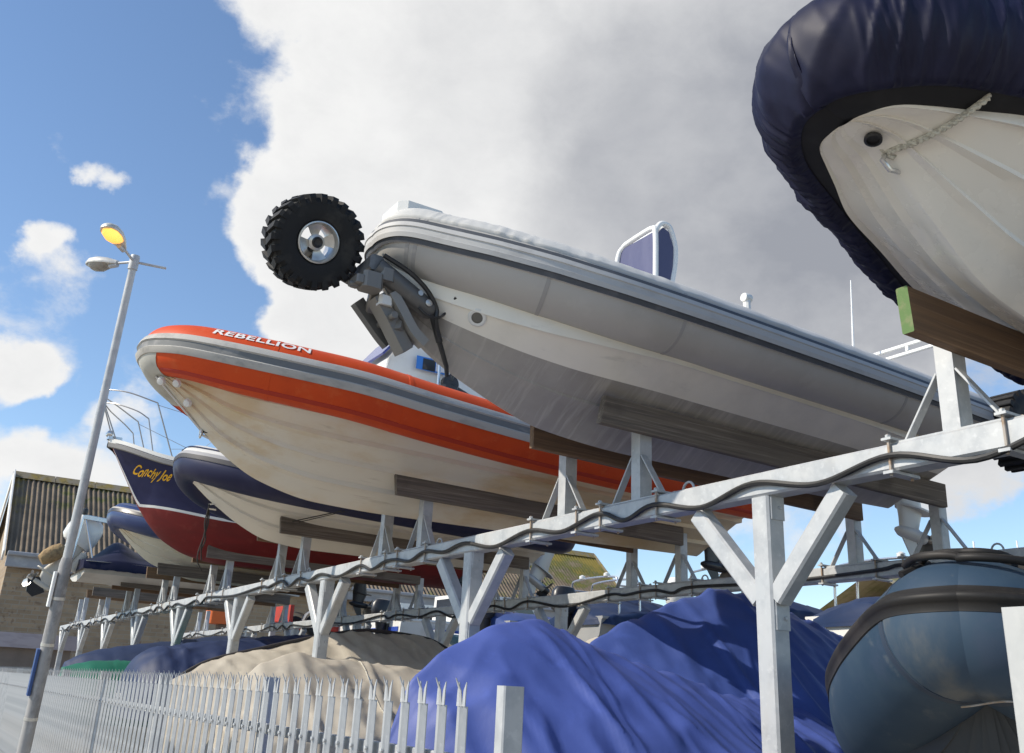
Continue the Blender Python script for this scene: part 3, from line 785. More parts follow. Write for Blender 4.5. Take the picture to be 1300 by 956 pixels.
sm_ = mat('grey_seam_tape', (.36,.345,.33), .6)
for s_ in (len(tbG.P)//2-24, len(tbG.P)//2-28, 14, 44, 74): w = MB(); tbG.ring(w, s_, .003, .024); w.build('seam_tape', sm_, bt)
w = MB(); tbG.cover(w, 27, lambda x: 4.34+.18*math.exp(-((x-2.6)/.8)**2), dr=.010, fold=.006, freq=4, seed=1, back=.75, foldlow=.9, crease=.009); w.build('cover', mat('pale_grey_canvas', (.60,.585,.55), .65, 0, [((.50,.49,.46), 2, I1, .45, .7, .6)], [(240, I1, .1, .001)]), bt, ang=80)
# raised bow wheel and its leg
WS = .93; wc = Vector((1.60, Y-.02, 4.10)); AX = Vector((.03,-.93,-.36)).normalized(); UX = (Vector((1,0,0))-AX*AX.x).normalized(); UZ = UX.cross(AX)
if UZ.z < 0: UZ = -UZ
w = MB()
w.lathe([(.135,-.10),(.15,-.115),(.20,-.128),(.255,-.125),(.285,-.105),(.292,-.06),(.294,0),(.292,.06),(.285,.105),(.255,.125),(.20,.128),(.15,.115),(.135,.10)], wc, AX, 60, caps=False)
nl = 24
for k in range(nl):
    for sgn in (-1, 1):
        a = 2*math.pi*(k+.5*(sgn > 0))/nl
        def PP(rad, da, ax): return wc + AX*ax + (UX*math.cos(a+da)+UZ*math.sin(a+da))*rad
        # chevron lug: from shoulder to the middle of the tread
        q = [[PP(rad, d+sk, ax) for d in (-.066, .066)] for rad, ax, sk in ((.245, .128*sgn, 0), (.290, .130*sgn, 0), (.311, .116*sgn, 0), (.313, .010*sgn, .13), (.285, .010*sgn, .13))]
        inn = [[PP(rad, d+sk, ax) for d in (-.08, .08)] for rad, ax, sk in ((.242, .118*sgn, 0), (.28, .10*sgn, 0), (.285, .09*sgn, 0), (.285, .01*sgn, .13), (.28, .010*sgn, .13))]
        vs = [p for r in q for p in r] + [p for r in inn for p in r]
        fs = []
        for i in range(4): fs += [(2*i,2*i+1,2*i+3,2*i+2), (2*i,2*i+2,10+2*i+2,10+2*i), (2*i+1,10+2*i+1,10+2*i+3,2*i+3)]
        fs += [(0,10,11,1), (8,9,19,18)]
        w.add(vs, fs)
w.v = [tuple(wc+(Vector(p)-wc)*WS) for p in w.v]
bw_ = w.build('bow_wheel', M['rubber'], bt, ang=30)
w = MB()
w.lathe([(.128,-.10),(.136,-.105),(.136,-.118),(.128,-.121),(.118,-.10),(.112,-.02),(.112,.06),(.118,.10),(.128,.121),(.136,.118),(.136,.105),(.128,.10)], wc, AX, 44, caps=False)
w.lathe([(.034,.02),(.052,.045),(.052,.075),(.034,.085)], wc, AX, 24, caps=False)
for k in range(4):
    a0 = k*math.pi/2+.35; rows = []
    for rad, ax in ((.05, .06), (.075, .062), (.095, .075), (.117, .085)):
        rows.append([wc + AX*ax + (UX*math.cos(a0+d)+UZ*math.sin(a0+d))*rad for d in np.linspace(-.42, .42, 7)])
    w.grid(rows); w.grid([[p - AX*.012 for p in r] for r in rows], flip=True)
w.v = [tuple(wc+(Vector(p)-wc)*WS) for p in w.v]; w.build('rim', M['alloy'], bw_, ang=40)
w = MB(); w.lathe([(.034,-.02),(.034,.082),(.026,.088),(.02,.082),(.0,.08)], wc, AX, 20); w.build('hub', M['black'], bw_)
# leg, seen from below the bow
steel = mat('painted_grey_steel', (.12,.117,.113), .45, .3, [((.27,.26,.25), 5, I1, .5, .7, .6)]); steel2 = mat('cast_bracket', (.22,.205,.185), .5, .4, [((.22,.21,.19), 8, I1, .5, .7, .6)])
w = MB(); yl = Y-.17
w.lathe([(.062,0),(.064,.02),(.060,.40),(.064,.42),(.05,.45),(.02,.46)], (1.96,yl,3.985), (.86,0,-.42), 20)
w.bar((1.62,Y+.14,4.09), (1.97,Y+.13,3.98), .05, .07, ch=.012); w.lathe([(.03,0),(.03,.12)], (1.615,Y+.16,4.09), (0,-1,0), 14)
w.bar((1.95,Y-.20,4.00), (1.95,Y+.12,4.00), .09, .10, ch=.015)
leg = w.build('bow_wheel_leg', steel, bt)
w = MB(); w.lathe([(.0,.0),(.022,.0),(.022,.008),(.012,.012),(0,.012)], (2.30,yl-.062,3.815), (0,-1,0), 16); w.lathe([(.017,0),(.017,.006),(0,.006)], (2.24,yl-.063,3.865), (0,-1,0), 12); w.build('pin', M['alloy'], leg)
w = MB()
w.box((1.93, Y-.18, 3.87), (.13,.12,.10), ch=.02); w.box((1.85, Y-.17, 3.86), (.05,.12,.05), ch=.008); w.box((2.02, Y-.17, 3.93), (.09,.13,.08), ch=.015)
w.tube([(1.80,Y-.17,3.83),(1.93,Y-.17,3.86)], .018, 10)
w.bar((1.98,Y-.15,3.88),(2.04,Y+.07,3.76), .05, .06, up=(1,0,0), ch=.01); w.bar((2.14,Y-.16,3.66),(2.30,Y-.02,3.62), .05, .06, up=(0,0,1), ch=.01); w.lathe([(.022,0),(.022,.26)], (2.10,Y-.20,3.70), (0,1,0), 12); w.build('leg_bracket', steel2, leg)
# curved guard plates following the stem
def plate(off, y0, y1, z_in, thick, pts):
    pp = catmull(pts, 8); w_ = MB(); rows = []
    for e in (0, 1):
        pass
    tn = np.gradient(pp, axis=0); tn /= np.linalg.norm(tn, axis=1)[:, None]
    nn = np.stack([-tn[:, 1], tn[:, 0]], 1)
    outer = [tuple(p) for p in pp]; inner = [tuple(p + n_*thick) for p, n_ in zip(pp, nn)]
    w_.prism(outer + inner[::-1], 1, y0, y1)
    return w_
w = plate(0, Y-.15, Y-.03, 0, .075, [(1.98,3.80),(2.06,3.70),(2.13,3.60),(2.20,3.50)]); w.build('guard_plate', steel2, leg)
w = plate(0, Y-.19, Y-.12, 0, .06, [(2.06,3.83),(2.13,3.74),(2.22,3.62),(2.31,3.55)]); w.build('guard_plate', mat('pale_bracket', (.30,.285,.26), .5, .3), leg)
w = plate(0, Y+.02, Y+.08, 0, .075, [(1.92,3.80),(2.02,3.70),(2.10,3.62),(2.16,3.57)]); w.build('guard_plate', steel, leg)
w = MB(); w.box((2.05, Y-.14, 3.79), (.09,.07,.06), ch=.015); w.build('latch', M['white_gel'], leg)
w = MB()
w.tube(catmull([(1.99,yl-.03,4.06),(2.15,yl-.06,3.985),(2.28,yl-.06,3.90),(2.36,yl-.05,3.80),(2.37,yl-.04,3.72),(2.43,Y-.15,3.64)], 8), .016, 8)
w.tube(catmull([(2.24,yl-.05,3.775),(2.30,yl-.07,3.73),(2.38,yl-.05,3.745),(2.44,yl-.02,3.80),(2.46,Y-.28,3.88)], 8), .009, 8)
w.tube([(2.36,Y-.18,3.76),(2.44,Y-.14,3.62)], .022, 12); w.tube([(2.44,Y-.14,3.62),(2.53,Y-.08,3.50),(2.56,Y-.04,3.45)], [.017,.015,.013], 10)
w.build('hydraulic_hose', M['black'], leg)
# bow locker, drain, steering console frame
w = MB(); w.box((2.26, Y+.02, 4.40), (.34,.34,.22), ch=.05); w.build('bow_locker', M['white_gel'], bt)
bv = BVHTree.FromPolygons([Vector(v.co)+bt.location for v in hg.data.vertices], [p.vertices[:] for p in hg.data.polygons])
def on_hull(bv, px, py):
    h = bv.ray_cast(CAMLOC, ray(px, py).normalized()); return h
h = on_hull(bv, 606, 403)
if h[0] is not None:
    n_ = h[1] if h[1].dot(ray(606,403)) < 0 else -h[1]
    w = MB(); w.lathe([(.058,-.004),(.06,.006),(.05,.012),(.036,.010)], h[0], n_, 24, caps=False); fl = w.build('drain_flange', M['white_gel'], bt)
    w = MB(); w.lathe([(.038,.004),(.030,.006),(.0,.005)], h[0], n_, 20); w.lathe([(.012,.0),(.012,.014),(0,.015)], h[0]+Vector((.02,0,-.004)), n_, 10); w.build('drain_cap', mat('dark_drain', (.16,.15,.13), .5), fl)
w = MB(); w.loft([[(x, Y+v, z) for x, v, z in ((3.95,-.32,zz),(4.75,-.32,zz),(4.75,.32,zz),(3.95,.32,zz))] for zz in (3.75, 4.2)], smooth=False); w.build('steering_console', M['white_gel'], bt)
ya, yb = Y-.23, Y+.17
w = MB()
w.tube(catmull([(4.09,ya,4.0),(4.10,ya,4.55),(4.10,ya,4.86),(4.10,ya+.03,4.905),(4.10,ya+.12,4.91),(4.10,yb-.10,4.90),(4.10,yb-.02,4.885),(4.09,yb+.03,4.82),(4.08,yb+.05,4.6),(4.07,yb+.05,4.0)], 6), .021, 10)
w.tube(catmull([(4.10,ya,4.88),(4.15,ya,4.945),(4.21,ya,4.955),(4.25,ya,4.92),(4.29,ya,4.78),(4.28,ya,4.62),(4.25,ya,4.45),(4.22,ya,4.0)], 6), .021, 10)
w.tube(catmull([(4.10,yb,4.87),(4.15,yb,4.94),(4.21,yb,4.95),(4.25,yb,4.91),(4.29,yb,4.78),(4.28,yb,4.62),(4.22,yb,4.0)], 6), .021, 10)
w.tube([(4.21,ya,4.95),(4.21,yb,4.95)], .018, 10)
cf = w.build('console_frame', M['white_paint'], bt)
ns = mat('navy_screen_cover', (.085,.092,.175), .6, 0, [((.12,.125,.21), 5, (1,1,.3), .45, .65, .6)])
w = MB(); w.box((4.102, (ya+yb)/2+.02, 4.40), (.012, yb-ya+.02, .94)); w.prism([(4.12,4.0),(4.22,4.0),(4.26,4.6),(4.27,4.78),(4.23,4.90),(4.17,4.92),(4.12,4.86)], 1, ya-.005, ya+.005)
w.build('screen_cover', ns, cf)
w = MB(); q = Vector(tbG.at(-np.interp(4.40, tbG.P[tbG.mid:,0], tbG.S[tbG.mid:]), R(82), .0))
w.bar(q+Vector((0,0,-.02)), q+Vector((0,0,.09)), .05, .045, up=(1,0,0), ch=.012); w.lathe([(.030,-.03),(.034,-.02),(.034,.02),(.030,.03)], q+Vector((0,0,.11)), (1,0,0), 16); w.build('side_lamp', M['white_gel'], bt)
w = MB(); w.tube([(6.50,Y,4.1),(6.53,Y,4.62),(6.57,Y,5.24)], [.016,.010,.005], 8); w.build('aerial', M['white_paint'], bt)
w = MB()
for zz in (4.50, 4.575): w.bar((6.80,Y-.82,zz), (6.80,Y+.10,zz), .03, .03, ch=.006)
for yy in (Y-.62, Y-.34, Y+.06): w.bar((6.80,yy,4.52), (6.80,yy,4.56), .03, .03, up=(0,1,0), ch=.004)
for yy in (Y-.78, Y+.08): w.tube([(6.80,yy,4.50),(6.72,yy,3.85)], .022, 8)
ar = w.build('stern_arch', M['white_paint'], bt)
w = MB(); w.lathe([(.0,-.0),(.05,.005),(.06,.03),(.045,.055),(.0,.065)], (6.78,Y+.13,4.56), (0,0,1), 18); w.build('gps_dome', M['white_gel'], ar)
w = MB()
for s in (-1, 1):
    c = Vector((7.12, Y+s*1.02, 3.73)); A2 = Vector((0,1,0))
    w.lathe([(.13,-.10),(.20,-.128),(.255,-.125),(.285,-.105),(.292,0),(.285,.105),(.255,.125),(.20,.128),(.13,.10)], c, A2, 40)
    for k in range(22):
        a = 2*math.pi*k/22; d = Vector((math.cos(a),0,math.sin(a))); tt = Vector((-math.sin(a),0,math.cos(a)))
        w.bar(c+d*.285-A2*.12, c+d*.285+A2*.12, .045, .05, up=d, ch=.006)
    o = w.build('stern_wheel', M['rubber'], bt); w = MB()
    w.bar((6.75, Y+s*.78, 3.70), (7.12, Y+s*.86, 3.73), .10, .10, ch=.02); w.lathe([(.05,0),(.05,.10)], (7.12,Y+s*.84,3.73), (0,s,0), 16); w.build('stern_wheel_leg', steel, bt); w = MB()
outboard(bt, (7.06, Y, 3.25), (.12,0,1), (-1,0,0), (mat('pale_outboard_leg', (.60,.59,.57), .4), M['white_gel'], M['blade']), 1.05)

# ---- 3. orange inflatable
Y = BAYS[2]
bt = thing('orange_inflatable_boat', (4.4, Y, 3.13), 'orange-tubed inflatable boat with a stained cream hull and white lettering', 'boat')
tabR = [(1.36,4.05,.04,4.06,.07,4.1),(1.5,3.93,.11,4.02,.15,4.1),(1.68,3.76,.22,3.97,.28,4.08),(2.02,3.45,.42,3.86,.50,4.0),(2.4,3.25,.59,3.80,.66,3.94),(2.93,3.14,.73,3.75,.79,3.88),(3.6,3.12,.82,3.71,.88,3.82),(5,3.13,.90,3.64,.94,3.74),(7.5,3.17,.90,3.58,.94,3.68)]
cream = mat('stained_cream_gelcoat', (.74,.675,.55), .32, 0, [((.64,.49,.29), .9, (.7,1,1.6), .42, .62, .9), ((.56,.38,.17), 1.7, (.45,1,1.4), .52, .68, .75), ((.42,.33,.22), 7, (.2,2,2), .6, .75, .5)], coat=.15)
build_hull(bt, 'hull', Y, tabR, cream, strakes=(.30,.55,.80), sd=.034, nst=90)
tbR = Tube(Y, [(1.43,0,4.22,.215),(1.46,.13,4.215,.22),(1.62,.34,4.17,.235),(1.95,.57,4.09,.25),(2.4,.76,4.02,.255),(2.9,.87,3.97,.26),(3.6,.93,3.89,.26),(4.6,.95,3.82,.26),(6,.95,3.77,.26),(7.45,.94,3.73,.255)], 18)
orange = mat('orange_hypalon', (.62,.068,.008), .55, 0, [((.52,.052,.007), 2.2, I1, .45, .65, .7), ((.66,.12,.03), 6, I1, .55, .72, .5), ((.30,.07,.03), 3, (.3,1,1), .62, .75, .5)])
w = MB(); tbR.skin(w, 44); w.build('tube', orange, bt)
w = MB(); tbR.band(w, [(-22,-.004),(-21,.012),(-15,.020),(-8,.024),(-6,.010),(6,.010),(8,.024),(15,.020),(21,.012),(22,-.004)], mrow=lambda i, j: 1 if j in (4,) else 0, wob=.002)
w.build('rubbing_strip', [mat('weathered_pale_strip', (.46,.44,.40), .7, 0, [((.30,.29,.27), 6, (.3,1,1), .48, .65, .8)]), mat('grey_strip_core', (.16,.165,.165), .6, 0, [((.30,.29,.28), 6, (.3,1,1), .5, .66, .8)])], bt, ang=30)
w = MB(); mid = tbR.mid
rows = [[tbR.pt(min(max(i+int(-(a+60)*.10 if i < mid else 0), 0), len(tbR.P)-1), R(a), .004) for a in np.linspace(-125, -21, 11)] for i in range(mid-20, mid+45)]; w.grid(rows)
w.build('bow_patch', mat('pale_bow_patch', (.50,.49,.44), .6, 0, [((.36,.35,.31), 5, I1, .45, .7, .7)]), bt)
for s_ in (30, 62, 98): w = MB(); tbR.ring(w, s_, .003, .035); w.build('seam_tape', orange, bt)
dot = mat('dark_orange_tape', (.42,.035,.016), .6)
for a_, b_ in ((0, mid-21), (mid+44, len(tbR.P))): w = MB(); tbR.band(w, [(-68,.0),(-67,.006),(-58,.006),(-57,.0)], a_, b_); w.build('lower_tape', dot, bt)
vs, fs = text_mesh('REBELLION', .125, 0, .003, 1.06, 3)
tw = max(v[0] for v in vs); s0 = -.56
w = MB()
w.add([tbR.at(s0-.78*(v[0]/tw), R(37)+v[1]/.26*.95, .006) for v in vs], fs); w.build('lettering', mat('white_lettering', (.80,.78,.74), .5), bt, fix=False)
w = MB(); tbR.cover(w, 92, lambda x: 4.0, dr=.0, fold=.0, back=1.0); w.build('deck', M['white_gel'], bt)
# bow eye, strap and fittings
w = MB(); q = Vector((1.90, Y, 3.60))
w.tube([q+Vector((.015,0,.05)), q+Vector((-.05,0,.03)), q+Vector((-.055,0,-.03)), q+Vector((.05,0,-.06))], .011, 8)
w.tube([q+Vector((-.05,-.03*math.cos(a),.01+.035*math.sin(a)))+Vector((-.02,0,-.03)) for a in np.linspace(0, 2*math.pi, 14)], .009, 8)
w.tube([Vector((1.38,Y-.01,4.00)), q+Vector((-.06,0,.0))], .011, 8); w.build('bow_eye', M['stainless'], bt)
w = MB(); w.tube([q+Vector((-.06,-.01,-.0)), q+Vector((.3,-.16,-.06))], .008, 6); w.build('strap', M['thread'], bt)
w = MB()
for (x, v, z) in ((1.42,-.08,4.0),(1.53,-.18,3.98),(1.66,-.10,3.85)): w.lathe([(.0,.03),(.03,.025),(.04,0)], (x,Y+v,z-.05), (-.6,-.6,-.5), 12)
w.build('grommet', M['white_gel'], bt)
# console / wheelhouse behind the tube
w = MB(); prof = [(3.27,4.10),(3.32,4.50),(3.54,4.83),(3.82,4.88),(4.50,4.46),(4.85,4.10)]
w.loft([[(x, Y+s*k, z) for x, z in prof] for s, k in ((-1,.40),(-1,.44),(1,.44),(1,.40))], smooth=False); con = w.build('console', M['white_gel'], bt)
w = MB(); w.prism([(3.29,4.54),(3.53,4.86),(3.515,4.87),(3.27,4.55)], 1, Y-.38, Y+.38); w.build('windscreen', mat('blue_tint_screen', (.06,.07,.25), .15, 0), con)
w = MB(); w.box((3.77,Y-.448,4.515), (.34,.008,.13)); st = w.build('sticker', mat('blue_vinyl', (.04,.20,.62), .4), con)
w = MB(); w.box((3.73,Y-.454,4.51), (.13,.006,.11)); w.build('sticker_panel', M['black'], st)
w = MB(); w.box((3.86,Y-.4545,4.51), (.11,.006,.09)); w.build('sticker_panel', mat('white_vinyl', (.75,.75,.78), .4), st)
PX, PY = 3.76, Y-.62
w = MB(); w.tube([(PX,PY,4.06),(PX,PY,4.50)], .015, 10); w.lathe([(.026,0),(.026,.05),(.018,.06)], (PX,PY,4.48), (0,0,1), 12); hp = w.build('deck_post', M['stainless'], bt)
w = MB(); w.lathe([(.05,-.03),(.085,-.025),(.085,.025),(.05,.03)], (PX+.11,PY-.02,4.30), (0,-1,0), 20); w.bar((PX+.12,PY-.04,4.28), (PX+.38,PY-.04,4.19), .03, .05, ch=.01); w.lathe([(.025,-.03),(.03,0),(.025,.03)], (PX+.38,PY-.04,4.19), (0,1,0), 12)
w.box((PX+.10,PY-.02,4.20), (.18,.12,.14), ch=.03); w.tube(catmull([(PX+.01,PY-.01,4.48),(PX+.08,PY-.02,4.54),(PX+.13,PY-.04,4.46),(PX+.11,PY-.03,4.33)], 6), .026, 8); w.build('winch', M['black'], hp)
outboard(bt, (7.74, Y, 3.30), (.06,0,1), (-1,0,0), (M['black'], M['black'], M['blade']), 1.0)

# ---- 4. navy and white inflatable
Y = BAYS[3]
bt = thing('navy_inflatable_boat', (4.6, Y, 3.14), 'white-hulled inflatable boat with a navy tube, just behind the orange one', 'boat')
tabB = [(2.40,3.86,.05,3.87,.08,3.9),(2.5,3.79,.16,3.83,.22,3.88),(2.66,3.66,.30,3.78,.38,3.84),(2.83,3.53,.44,3.72,.52,3.80),(3.11,3.35,.60,3.65,.66,3.75),(3.52,3.19,.74,3.60,.80,3.70),(4.1,3.14,.84,3.58,.88,3.66),(7.1,3.16,.86,3.5,.9,3.58)]
hullw = mat('offwhite_gelcoat', (.72,.67,.575), .35, 0, [((.57,.50,.40), 1.1, (.7,1,1.5), .48, .68, .8), ((.45,.38,.28), 5, (.3,2,2), .6, .75, .5)], coat=.1)
build_hull(bt, 'hull', Y, tabB, hullw, strakes=(.36,.70), sd=.024)
tbB = Tube(Y, [(2.50,0,3.95,.195),(2.52,.16,3.94,.20),(2.65,.42,3.87,.205),(2.95,.70,3.78,.21),(3.4,.90,3.71,.215),(4.5,.95,3.65,.215),(7.05,.95,3.56,.21)], 16)
navyt = mat('navy_hypalon', (.013,.015,.052), .48, 0, [((.024,.026,.068), 3, I1, .45, .7, .7)], spec=.35)
w = MB(); tbB.skin(w, 36); w.build('tube', navyt, bt)
w = MB(); tbB.band(w, [(10,-.003),(11,.014),(24,.018),(36,.014),(37,-.003)], mrow=lambda i, j: 1 if j == 1 else 0); w.build('rubbing_strip', [mat('grey_strip', (.30,.30,.31), .6), mat('dark_strip', (.05,.05,.055), .6)], bt, ang=30)
w = MB(); tbB.cover(w, 37, lambda x: 4.14+.06*math.exp(-((x-2.9)/.5)**2), dr=.010, fold=.007, freq=4, seed=6, back=.5); w.build('cover', mat('pale_canvas', (.62,.61,.58), .6, 0, [((.5,.49,.46), 2, I1, .45, .7, .6)]), bt, ang=80)
w = MB(); tbB.band(w, [(52,.018),(53,.024),(57,.024),(58,.018)]); w.build('cover_piping', navyt, bt)
w = MB(); q = Vector((2.83, Y, 3.52))
w.tube([q+Vector((-.0,0,.02)), q+Vector((-.07,0,.0)), q+Vector((-.07,0,-.05)), q+Vector((.02,0,-.05))], .012, 8); w.build('bow_eye', M['stainless'], bt)
w = MB()
for k in range(3): w.tube(catmull([q+Vector((-.07,.02*k-.02,0)), q+Vector((-.09+.02*k,-.02,-.22)), q+Vector((-.05-.03*k,-.01,-.40-.1*k)), q+Vector((-.07+.02*k,.02,-.52-.12*k))], 6), .008, 6)
w.build('hanging_rope', M['thread'], bt)
w = MB(); p = Vector(tbB.at(-2.0, R(-60), .01)); w.tube([p, (3.62,Y-.40,3.38)], .007, 6); w.tube([p+Vector((.04,0,0)), (3.70,Y-.40,3.38)], .005, 6); w.build('lashing', M['thread'], bt)
outboard(bt, (7.42, Y, 3.28), (.55,0,1), (-1,0,.5), (mat('silver_outboard_leg', (.45,.45,.44), .35, .3), M['white_gel'], M['black']), .95)

# ---- 5. blue motorboat
Y = BAYS[4]
bt = thing('motorboat', (4.8, Y, 3.18), 'dark blue and red motorboat with a steel bow rail and yellow lettering', 'boat')
# explicit section: keel, bilge to the waterline (red), white line, topsides (blue)
fk = pchip([1.99,2.25,2.52,2.75,2.99,3.35,3.8,7.6],[4.74,4.32,3.90,3.62,3.42,3.27,3.20,3.20])
fg = pchip([1.99,2.15,2.4,2.7,3.2,4,5,7.6],[.02,.26,.52,.74,.98,1.16,1.22,1.15]); fgz = pchip([1.99,2.7,4,7.6],[4.74,4.47,4.30,4.20])
fw = pchip([1.99,2.3,2.52,2.7,3.0,3.5,4.2,7.6],[.0,.0,.02,.26,.56,.84,.98,.98]); fwz = pchip([1.99,2.52,3.6,7.6],[3.95,3.88,3.70,3.58])
w = MB(); rows = []
for i in range(81):
    a = i/80; x = 1.99 + 5.6*a**1.5; zk = fk(x); zg = fgz(x); yg = fg(x); zw = max(fwz(x), zk+.001); yw = fw(x) if zw > zk+.002 else 0.0
    half = []
    for k in range(9):
        q = k/8; y = yw*(q**.80) ; z = zk+(zw-zk)*(q**1.25); half.append((y+.012*min(1, q*9), z))
    half.append((yw+(yg-yw)*.05+.012, zw+(zg-zw)*.055))
    for k in range(1, 11):
        q = .055+.945*k/10; half.append((yw+.012+(yg-yw)*(q**1.15) + (.006 if k in (3,6) else 0), zw+(zg-zw)*q))
    rows.append([(x, Y+y, z) for y, z in half[::-1]]+[(x, Y-y, z) for y, z in half[1:]])
nh = 20
def zc(i, j):
    k = (nh-1-j) if j < nh-1 else j-(nh-1)
    k = (nh-2-j) if j < nh-1 else j-(nh-1)
    return 1 if k < 8 else (2 if k == 8 else 0)
w.grid(rows, mrow=zc); L_ = rows[-1]; w.add(list(L_)+[(L_[0][0],Y,L_[0][2])], [(i,i+1,len(L_)) for i in range(len(L_)-1)])
blue = mat('navy_topsides', (.010,.013,.058), .38, 0, [((.017,.021,.075), 2, (.3,1,2), .45, .7, .6)], spec=.35)
hC = w.build('hull', [blue, mat('red_antifoul', (.20,.022,.020), .6, 0, [((.14,.02,.018), 2, (.5,1,1.5), .45, .68, .8), ((.26,.05,.04), 6, I1, .55, .7, .4)]), mat('white_boot_line', (.66,.66,.64), .4)], bt, ang=30)
w = MB(); rows2 = [[(x, Y+s*(fg(x)+.03*min(1,(x-1.97)*4)), z) for s, z in ((1,fgz(x)-.07),(1,fgz(x)+.045))] for x in np.linspace(1.97, 7.6, 50)]
for s in (-1, 1):
    rr = []
    for x in np.linspace(1.96, 7.6, 60):
        x_ = max(x, 1.99); y = Y+s*(fg(x_)); z = fgz(x_)
        rr.append([(x, y-s*.02, z-.075), (x, y+s*.022, z-.07), (x, y+s*.028, z-.02), (x, y+s*.004, z-.004), (x, y+s*.004, z+.055), (x, y-s*.05, z+.07), (x, y-s*.08, z+.06)])
    w.grid(rr, mrow=lambda i, j: 0 if j < 3 else 1)
w.build('gunwale', [mat('grey_rubbing_band', (.25,.24,.23), .5), mat('white_gunwale', (.74,.72,.67), .4)], bt, ang=35)
w = MB(); w.grid([[(x, Y+e*(fg(max(x,1.99))-.06), fgz(max(x,1.99))+.055+.10*(1-e*e)*min(1,(x-1.96)/.8)) for e in np.linspace(-1, 1, 9)] for x in np.linspace(2.05, 7.58, 40)]); w.build('deck', M['white_gel'], bt)
w = MB()
for s in (-1, 1):
    top_ = [(1.72,Y,5.46),(1.80,Y+s*.20,5.45),(2.05,Y+s*.44,5.40),(2.42,Y+s*.66,5.27)]; w.tube(catmull(top_, 6)[:], .0095, 8)
    w.tube([(2.42,Y+s*.66,5.27),(2.74,Y+s*.74,4.50)], .0095, 8)
    w.tube([(1.72,Y,5.46),(2.05,Y+s*.10,4.76)], .0095, 8)
    low = [(1.80,Y,5.30),(1.95,Y+s*.25,5.25),(2.2,Y+s*.46,5.15),(2.36,Y+s*.54,5.05)]; w.tube(catmull(low, 6), .0085, 8); w.tube([(2.36,Y+s*.54,5.05),(2.50,Y+s*.58,4.55)], .0085, 8)
    w.tube([(2.42,Y+s*.66,5.24),(3.4,Y+s*.98,5.02),(4.6,Y+s*1.12,4.9)], .004, 6)
    w.tube([(3.4,Y+s*.98,5.02),(3.38,Y+s*.98,4.38)], .0085, 8); w.tube([(3.4,Y+s*.98,4.7),(2.7,Y+s*.76,4.62)], .003, 6); w.tube([(4.6,Y+s*1.12,4.95),(4.6,Y+s*1.12,4.3)], .0085, 8)
    w.tube([(3.42,Y+s*.98,5.02),(2.92,Y+s*.84,4.48)], .003, 6)
w.build('bow_rail', M['railsteel'], bt)
w = MB(); w.lathe([(.03,-.06),(.045,-.05),(.035,0),(.045,.05),(.03,.06)], (1.96,Y,4.86), (0,1,0), 14); w.box((2.04,Y,4.80), (.2,.10,.05), ch=.01); w.build('bow_roller', M['stainless'], bt)
w = MB(); prof = [(4.2,4.25),(4.5,4.75),(5.0,5.15),(6.4,5.15),(6.45,4.25)]
w.loft([[(x, Y+k, z) for x, z in prof] for k in (-.80,-.74,.74,.80)], smooth=False); cb = w.build('cabin', M['white_gel'], bt)
w = MB(); w.prism([(4.62,4.78),(5.05,5.08),(6.2,5.08),(6.2,4.72)], 1, Y-.815, Y-.803); w.prism([(4.62,4.78),(5.05,5.08),(6.2,5.08),(6.2,4.72)], 1, Y+.803, Y+.815); w.build('cabin_window', M['glass'], cb)
bvC = BVHTree.FromPolygons([Vector(v.co)+bt.location for v in hC.data.vertices], [p.vertices[:] for p in hC.data.polygons])
vs, fs = text_mesh('Conchy Joe', .155, .5, .0025, 1.0)
tw = max(v[0] for v in vs); w = MB(); P0 = Vector((2.33, 0, 4.30)); P1 = Vector((2.79, 0, 4.195))
tv = []
for v in vs:
    a = v[0]/tw; x = P0.x+(P1.x-P0.x)*a; z = P0.z+(P1.z-P0.z)*a + v[1]*1.15 + .012*math.sin(a*20)
    h = bvC.ray_cast(Vector((x, Y-3, z)), Vector((0,1,0))); yy = h[0].y if h[0] else Y-.7
    tv.append((x, yy-.006, z))
w.add(tv, fs); w.build('lettering', mat('yellow_lettering', (.80,.42,.02), .5), bt, fix=False)
outboard(bt, (7.95, Y, 3.3), (.35,0,1), (-1,0,.4), ob_black, 1.1)

# ---- 6. inflatable with dark blue tube
Y = BAYS[5]
bt = thing('blue_inflatable_boat', (4.8, Y, 3.2), 'small cream-hulled inflatable boat with a dark blue tube behind the blue and red motorboat', 'boat')
tabK = [(2.78,4.02,.05,4.03,.08,4.06),(2.9,3.90,.18,3.96,.26,4.04),(3.14,3.66,.40,3.84,.50,3.98),(3.44,3.45,.60,3.76,.68,3.92),(3.75,3.34,.72,3.72,.80,3.88),(4.3,3.22,.82,3.68,.88,3.84),(7.1,3.2,.86,3.6,.9,3.76)]
build_hull(bt, 'hull', Y, tabK, mat('cream_hull', (.68,.62,.50), .4, 0, [((.58,.42,.22), 1.1, (.7,1,1.5), .46, .66, .85)], coat=.1), strakes=(.4,.75), sd=.02, nst=50)
tbK = Tube(Y, [(2.84,0,4.17,.21),(2.86,.2,4.16,.215),(3.02,.5,4.09,.22),(3.35,.78,4.0,.225),(3.9,.92,3.93,.225),(5,.95,3.87,.225),(7.05,.95,3.8,.22)], 14)
w = MB(); tbK.skin(w, 32); w.build('tube', mat('blue_hypalon', (.022,.040,.125), .35, 0, [((.04,.06,.15), 3, I1, .45, .7, .7)]), bt)
w = MB(); tbK.band(w, [(14,-.003),(15,.014),(28,.018),(36,.014),(37,-.003)], mrow=lambda i, j: 1 if j == 1 else 0); w.build('rubbing_strip', [mat('grey_strip_b', (.42,.40,.36), .6), M['black']], bt, ang=30)
